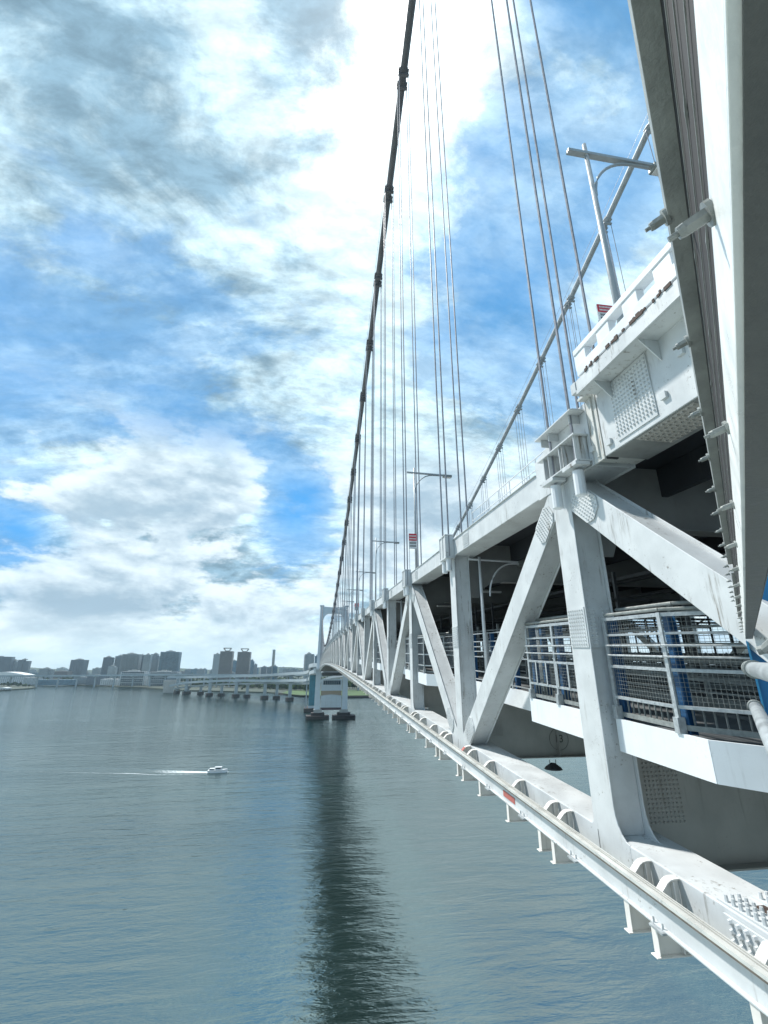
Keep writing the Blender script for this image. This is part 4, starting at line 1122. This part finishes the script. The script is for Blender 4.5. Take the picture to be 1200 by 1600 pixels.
building(359, 370, 1032.5, 2500, FM[3], 'blue-grey block between the two crowned towers', parts='')
building(389, 396, 1031.5, 2450, FM[3], 'blue-grey block just right of the crowned towers', parts='step')
building(396, 401, 1038, 2450, FM[0], 'lower grey block beside the blue-grey one', parts='')
building(474, 490, 1022, 1500, FM[1], 'pale rounded tower block left of the bridge tower', parts='ribs', rot=.1)
building(491, 498, 1025, 1700, FM[3], 'thin bluish tower partly behind the bridge tower leg', parts='')
building(189, 228, 1049.5, 1560, FM[4], 'white office building with a dark glazed front on the waterfront', depth=30, parts='bands')
building(233, 280, 1050, 1540, FM[4], 'long white waterfront building right of the glazed office', depth=30, parts='bands')
building(138, 165, 1055, 1650, FM[5], 'low dark warehouse left of the glazed office', depth=40)
building(160, 187, 1061, 1600, FM[4], 'low white shed in front of the dark warehouse', depth=25)
building(-30, 40, 1055, 1750, FM[4], 'wide low hall with a pale arched roof at far left', 'hall', depth=60, parts='arc', cat='hall')
building(2, 17, 1075.2, 1330, FM[4], 'small shed with white arched roof on the left quay', 'hall', depth=20, parts='arc', cat='hall', base=2.6)
building(118, 140, 1058, 1700, FM[0], 'low grey block right of the brownish block', depth=30)
building(40, 62, 1059, 1700, FM[1], 'low pale block left of the stepped grey block', depth=30)
building(62, 118, 1062, 1650, FM[3], 'long low bluish shed on the far left shore', depth=30)
random.seed(11)
cols = ('grey', 'pale', 'brown', 'bluish', 'cream', 'dark')
i = 0
for k in range(64):
    px = -30+k*9.1+random.uniform(-2, 2)
    if 30 < px < 44 or px > 540: pass
    w = random.uniform(6, 15); D = random.uniform(2300, 3600)
    top = random.uniform(1043, 1051) if not (400 < px < 470) else random.uniform(1041, 1048)
    mi = random.choice((0, 1, 2, 3, 5, 0, 3))
    building(px, px+w, top, D, FM[mi], '%s low hazy block from the left along the distant skyline, %s' % (nth(k+1), cols[mi]), parts=random.choice(('', 'step', 'twin', '')), group='distant low blocks', rot=random.uniform(-.3, .3))
# chimney
t = thing('chimney', 'tall pale rectangular chimney standing alone between crowned towers and bridge', 'chimney', tuple(at(426, 1056, 1900)[:2])+(2.4,))
c0 = at(424, 1048, 1900); c1 = at(428, 1048, 1900); H = at(426, 1015, 1900).z
mb = MB(); mb.box(c0.x, c1.x, 1895, 1905, 2.4, H); mb.build('stack', M['concrete'], t)
mb = MB(); mb.box(c0.x-.5, c1.x+.5, 1894, 1906, H-6, H-4.5); mb.box(c0.x-.5, c1.x+.5, 1894, 1906, H-2, H); mb.build('ring', M['tower'], t)
building(426, 433, 1041, 1880, FM[3], 'blue boiler house at the foot of the tall chimney')
# low hills
def hill(name, x0, x1, D, pk, lab):
    random.seed(int(x0)+9); vs = []; fs = []; n = 60
    a = at(x0, 1048, D).x; b = at(x1, 1048, D).x
    for i in range(n+1):
        f_ = i/n; h = (.45+.55*math.sin(math.pi*f_)**.6)*pk*(.8+.2*math.sin(i*1.1)+.12*random.random())
        x = a+(b-a)*f_
        vs += [(x, D, 0), (x, D+120, h*.8), (x, D+250, h), (x, D+800, 0)]
    for i in range(n):
        for k in range(3): fs.append((4*i+k, 4*i+k+1, 4*i+5+k, 4*i+4+k))
    mb = MB(); mb.add(vs, fs); tag(mb.build(name, pmat('wooded_'+name, (.045, .07, .05), .95, 0, .35, .03), smooth=True), lab, kind='structure')
hill('hill', -900, 1300, 3700, 58, 'low hazy built-up horizon')

# elevated road in front of the city
def deckribbon(mb, pts, wd, th, par=1.0):
    for (a, b) in zip(pts[:-1], pts[1:]):
        a = Vector(a); b = Vector(b); mb.bar(a, b+(b-a)*.01, wd, th)
        d = (b-a).normalized(); sd = Vector((-d.y, d.x, 0))
        for s_ in (-1, 1): mb.bar(a+sd*s_*(wd/2-.15)+Vector((0, 0, th/2+par/2)), b+(b-a)*.01+sd*s_*(wd/2-.15)+Vector((0, 0, th/2+par/2)), .3, par)
def wz(px, py, py_base): 
    x, y = wpt(px, py_base); r = ray(px, py); return Vector((x, y, CAMH+r.z*(y/r.y)))
def smooth(pts, n=6):
    out = []
    for i in range(len(pts)-1):
        p0 = pts[max(i-1, 0)]; p1 = pts[i]; p2 = pts[i+1]; p3 = pts[min(i+2, len(pts)-1)]
        for k in range(n):
            s_ = k/n; out.append(.5*((2*p1)+(p2-p0)*s_+(2*p0-5*p1+4*p2-p3)*s_*s_+(3*p1-3*p2+p3-p0)*s_**3))
    out.append(pts[-1]); return out
VA = thing('approach_viaduct', 'double-deck road viaduct curving over the water from the far tower to the left shore', 'viaduct', (-120, 900, 0))
basesA = [(326.7, 1087.3), (368, 1089.3), (413, 1092), (452.3, 1095)]
topsU = [(262, 1058.8, 1083.6), (290, 1058.5, 1084.3), (326.7, 1057.8, 1087), (368, 1056.8, 1089), (413, 1055.6, 1092), (452.3, 1053.2, 1095), (485, 1051, 1101)]
topsL = [(266, 1072, 1083.8), (290, 1067.2, 1084.3), (326.7, 1064.8, 1087), (368, 1063.6, 1089), (413, 1064, 1092), (452.3, 1063.6, 1095), (485, 1062.6, 1101)]
up = smooth([wz(*q) for q in topsU]+[Vector((2, 640, CAMH+1.5)), Vector((18, 575, CAMH+2.5))]); lo = smooth([wz(*q) for q in topsL]+[Vector((2, 640, CAMH-7)), Vector((18, 575, CAMH-4))])
mb = MB(); deckribbon(mb, up, 17, 3.4); mb.build('upper_road_deck', M['viaduct'], VA)
mb = MB(); deckribbon(mb, lo, 15, 3.0); mb.build('lower_road_deck', M['viaduct'], VA)
mb = MB(); deckribbon(mb, [p+Vector((0, 0, 1.3)) for p in up], 15, .1, .01); mb.build('road_surface', M['asphalt'], VA)
for (bx, by) in basesA+[(290, 1084.5)]:
    x, y = wpt(bx, by); 
    zt = min(up, key=lambda p: (p.x-x)**2+(p.y-y)**2).z
    zl = min(lo, key=lambda p: (p.x-x)**2+(p.y-y)**2).z
    mb = MB(); mb.box(x-2.9, x+2.9, y-2.5, y+2.5, 3, zt-1.2)
    for z_ in (zt, zl): mb.prismy([(x-7.5, z_-1.4), (x+7.5, z_-1.4), (x+7.5, z_-2.3), (x+2, z_-4.2), (x-2, z_-4.2), (x-7.5, z_-2.3)], y-2.2, y+2.2)
    p = mb.build('pier', M['viaduct'], VA, bevel=.3)
    mb = MB(); mb.prismz([(x+7.5*math.cos(a_*math.pi/4+.39), y+7.5*math.sin(a_*math.pi/4+.39)) for a_ in range(8)], -2, 5.4); mb.build('pier_base', M['pier'], p)
x, y = wpt(263, 1083)
mb = MB(); mb.prismy([(x-10, 1), (x+10, 1), (x+13, 26), (x-13, 26)], y-5, y+5); mb.build('abutment', M['concrete'], VA)
VB = thing('ramp_viaduct', 'lower ramp viaduct on slim piers passing behind the double-deck viaduct', 'viaduct', (-150, 1000, 0))
basesB = [(276, 1083.4), (293, 1083.8), (313, 1085), (345.5, 1087.3), (385.6, 1089.6), (431.8, 1092)]
tB = [(274, 1076, 1083.4), (293, 1073.6, 1083.8), (313, 1071.6, 1085), (345.5, 1069.6, 1087.3), (385.6, 1068.6, 1089.6), (431.8, 1067.4, 1092), (488, 1068, 1096)]
rb = smooth([wz(*q) for q in tB]+[Vector((40, 780, CAMH-14)), Vector((90, 640, CAMH-10))]); mb = MB(); deckribbon(mb, rb, 13, 2.2); mb.build('road_deck', M['viaduct'], VB)
for (bx, by) in basesB:
    x, y = wpt(bx, by); zt = min(rb, key=lambda p: (p.x-x)**2+(p.y-y)**2).z
    mb = MB(); mb.box(x-2.5, x+2.5, y-2.2, y+2.2, 3, zt-1); mb.prismy([(x-6, zt-1.2), (x+6, zt-1.2), (x+1.8, zt-3.6), (x-1.8, zt-3.6)], y-2, y+2)
    p = mb.build('pier', M['viaduct'], VB, bevel=.3)
    mb = MB(); mb.prismz([(x+7*math.cos(a_*math.pi/4+.39), y+7*math.sin(a_*math.pi/4+.39)) for a_ in range(8)], -2, 5.0); mb.build('pier_base', M['pier'], p)
VC = thing('shore_expressway', 'long elevated expressway crossing in front of the city blocks on the shore', 'viaduct', (-300, 1500, 0))
cc = smooth([at(x_, y_, D_) for x_, y_, D_ in ((-60, 1057, 1600), (60, 1056.5, 1580), (150, 1056, 1540), (236, 1055, 1480), (300, 1054.8, 1440), (360, 1055.2, 1400), (430, 1056, 1330), (486, 1055, 1230), (560, 1053, 1150))])
mb = MB(); deckribbon(mb, cc, 20, 2.5, 1.6); mb.build('road_deck', M['viaduct'], VC)
for k in range(2, len(cc), 2):
    p = cc[k]; mb = MB(); mb.box(p.x-1.6, p.x+1.6, p.y-2, p.y+2, 0, p.z-1); mb.box(p.x-8, p.x+8, p.y-2.01, p.y+2.01, p.z-3.4, p.z-1.3); mb.build('pier', M['viaduct'], VC)
# anchor pier with a teal side by the tower
t = thing('approach_pier', 'tall approach pier with a teal side panel just left of the far tower leg', 'pier', (-3, 640, 0))
mb = MB(); mb.box(-5.5, 4, 655, 680, 2, CAMH-2); mb.build('shaft', M['tower'], t)
mb = MB(); mb.box(-5.3, 2.6, 654.5, 654.99, 7, CAMH-3); mb.build('teal_panel', M['teal'], t)
mb = MB(); mb.prismz([(-11, 648), (8, 648), (8, 688), (-11, 688)], -2, 4); mb.build('pier_base', M['pier'], t)
mb = MB(); mb.box(-9.5, -8, 656, 662, 0, CAMH-9); mb.build('side_column', M['viaduct'], t)

# ================================================================== TREES
leafm = [pmat('leaf_dark', (.035, .065, .028), .85, 0, .4, .15), pmat('leaf_mid', (.06, .11, .035), .85, 0, .4, .15), pmat('leaf_light', (.09, .15, .045), .85, 0, .35, .15)]
bark = pmat('bark', (.10, .08, .06), .9)
def crown_mb(rnd, r, hh, nclump, nleaf, ls):
    mb = MB()
    for c in range(nclump):
        th_ = rnd.uniform(0, 2*math.pi); f_ = rnd.random()**.6; zz = rnd.uniform(-.5, .5)
        cx = r*f_*.75*math.cos(th_)*math.sqrt(1-min(.95, (2*zz)**2*.7)); cy = r*f_*.75*math.sin(th_); cz_ = hh*zz
        cr = r*rnd.uniform(.28, .5); mb.cur = rnd.choice((0, 0, 1))
        for k in range(nleaf):
            d = Vector((rnd.gauss(0, 1), rnd.gauss(0, 1), rnd.gauss(0, .8))).normalized()*cr*rnd.uniform(.6, 1.05)
            p = Vector((cx, cy, cz_))+d; a = Vector((rnd.gauss(0, 1), rnd.gauss(0, 1), rnd.gauss(0, 1))).normalized(); b = a.orthogonal().normalized()
            s_ = ls*rnd.uniform(.6, 1.3); mb.add([p+a*s_, p+b*s_, p-a*s_, p-b*s_], [(0, 1, 2, 3)])
    return mb
protos = []
def tree_at(x, y, h, label, k, group='trees along the far shore', nl=60):
    rnd = random.Random(int(x*7+y))
    t = thing('shore_tree', label, 'tree', (x, y, 2.5), group)
    if len(protos) < 5:
        mb = crown_mb(rnd, .42, .62, 16, nl, .055)
        me = bpy.data.meshes.new('crown'); me.from_pydata([tuple(q) for q in mb.v], [], mb.f)
        ms = [(0, 1), (1, 2), (0, 1), (1, 1), (0, 2)][len(protos)]
        me.materials.append(leafm[ms[0]]); me.materials.append(leafm[ms[1]]); me.polygons.foreach_set('material_index', mb.mi)
        tm = MB(); tm.tube([(0, 0, 0), (.01, 0, .3), (0, .01, .6)], [.035, .025, .012], 6)
        for a_ in (0, 2, 4): tm.tube([(0, 0, .32), (.18*math.cos(a_), .18*math.sin(a_), .6)], [.016, .006], 4)
        m2 = bpy.data.meshes.new('trunk'); m2.from_pydata([tuple(q) for q in tm.v], [], tm.f); m2.materials.append(bark)
        protos.append((me, m2))
    me, m2 = protos[k % len(protos)]
    o = bpy.data.objects.new('crown', me); C.objects.link(o); o.parent = t; o.location = (0, 0, .62)
    o = bpy.data.objects.new('trunk', m2); C.objects.link(o); o.parent = t
    s_ = rnd.uniform(.9, 1.3); t.scale = (h*s_, h*s_, h); t.rotation_euler = (0, 0, rnd.uniform(0, 6))
random.seed(5)
k = 0
def lab(px, k): 
    return 'leafy green tree on the far shore, one of a row near the water'
for (pa, pb, pya, pyb, cnt, hh, where) in ((428, 486, 1079, 1083, 26, 15, 'on the park lawn left of the far tower'), (380, 440, 1077, 1079.5, 22, 13, 'behind the viaduct piers nearest the park'), (545, 640, 1079, 1081, 26, 16, 'on the lawn right of the far tower'), (300, 390, 1074.5, 1077, 30, 11, 'behind the middle of the viaduct'), (106, 240, 1067.5, 1073, 40, 9, 'on the shore below the white offices'), (-10, 110, 1066, 1066.5, 30, 10, 'on the far left shore'), (0, 46, 1073.5, 1075.5, 12, 9, 'on the low quay at left'), (280, 340, 1067, 1070, 18, 12, 'behind the left end of the viaduct')):
    for q in range(cnt):
        f_ = (q+random.random())/cnt; px = pa+(pb-pa)*f_; py = pya+(pyb-pya)*f_-random.uniform(0, 1.6)
        x, y = wpt(px, py); tree_at(x, y, hh*random.uniform(.75, 1.3), '%s tree from the left %s' % (nth(q+1), where), k); k += 1
mb = MB(); rnd = random.Random(3)
for q in range(5200):
    px = rnd.uniform(-20, 700); D = rnd.uniform(1900, 2900) if px < 380 else rnd.uniform(1250, 2200); p = at(px, 1050, D); hgt = rnd.uniform(2.5, 14)*(1+.5*math.sin(px*.13))
    a = Vector((rnd.gauss(0, 1), rnd.gauss(0, 1), rnd.gauss(0, 1))).normalized(); b = a.orthogonal().normalized(); s_ = rnd.uniform(2.5, 5)
    c = Vector((p.x, D, 2.5+hgt)); mb.add([c+a*s_, c+b*s_, c-a*s_, c-b*s_], [(0, 1, 2, 3)])
tag(mb.build('far_wood', leafm[0]), 'hazy belt of trees between the buildings', kind='stuff')

# ================================================================== HAZE
HZ = .00006
if HZ:
    mb = MB(); mb.box(-5600, 5600, -2600, 5800, -3.5, 190)
    m = bpy.data.materials.new('haze'); m.use_nodes = True; nt = m.node_tree; nt.nodes.clear()
    o_ = nt.nodes.new('ShaderNodeOutputMaterial'); pv = nt.nodes.new('ShaderNodeVolumePrincipled')
    pv.inputs['Density'].default_value = HZ; pv.inputs['Color'].default_value = (.66, .88, 1, 1); pv.inputs['Anisotropy'].default_value = .2
    nt.links.new(pv.outputs[0], o_.inputs['Volume'])
    tag(mb.build('haze', m), 'pale summer haze', kind='stuff')
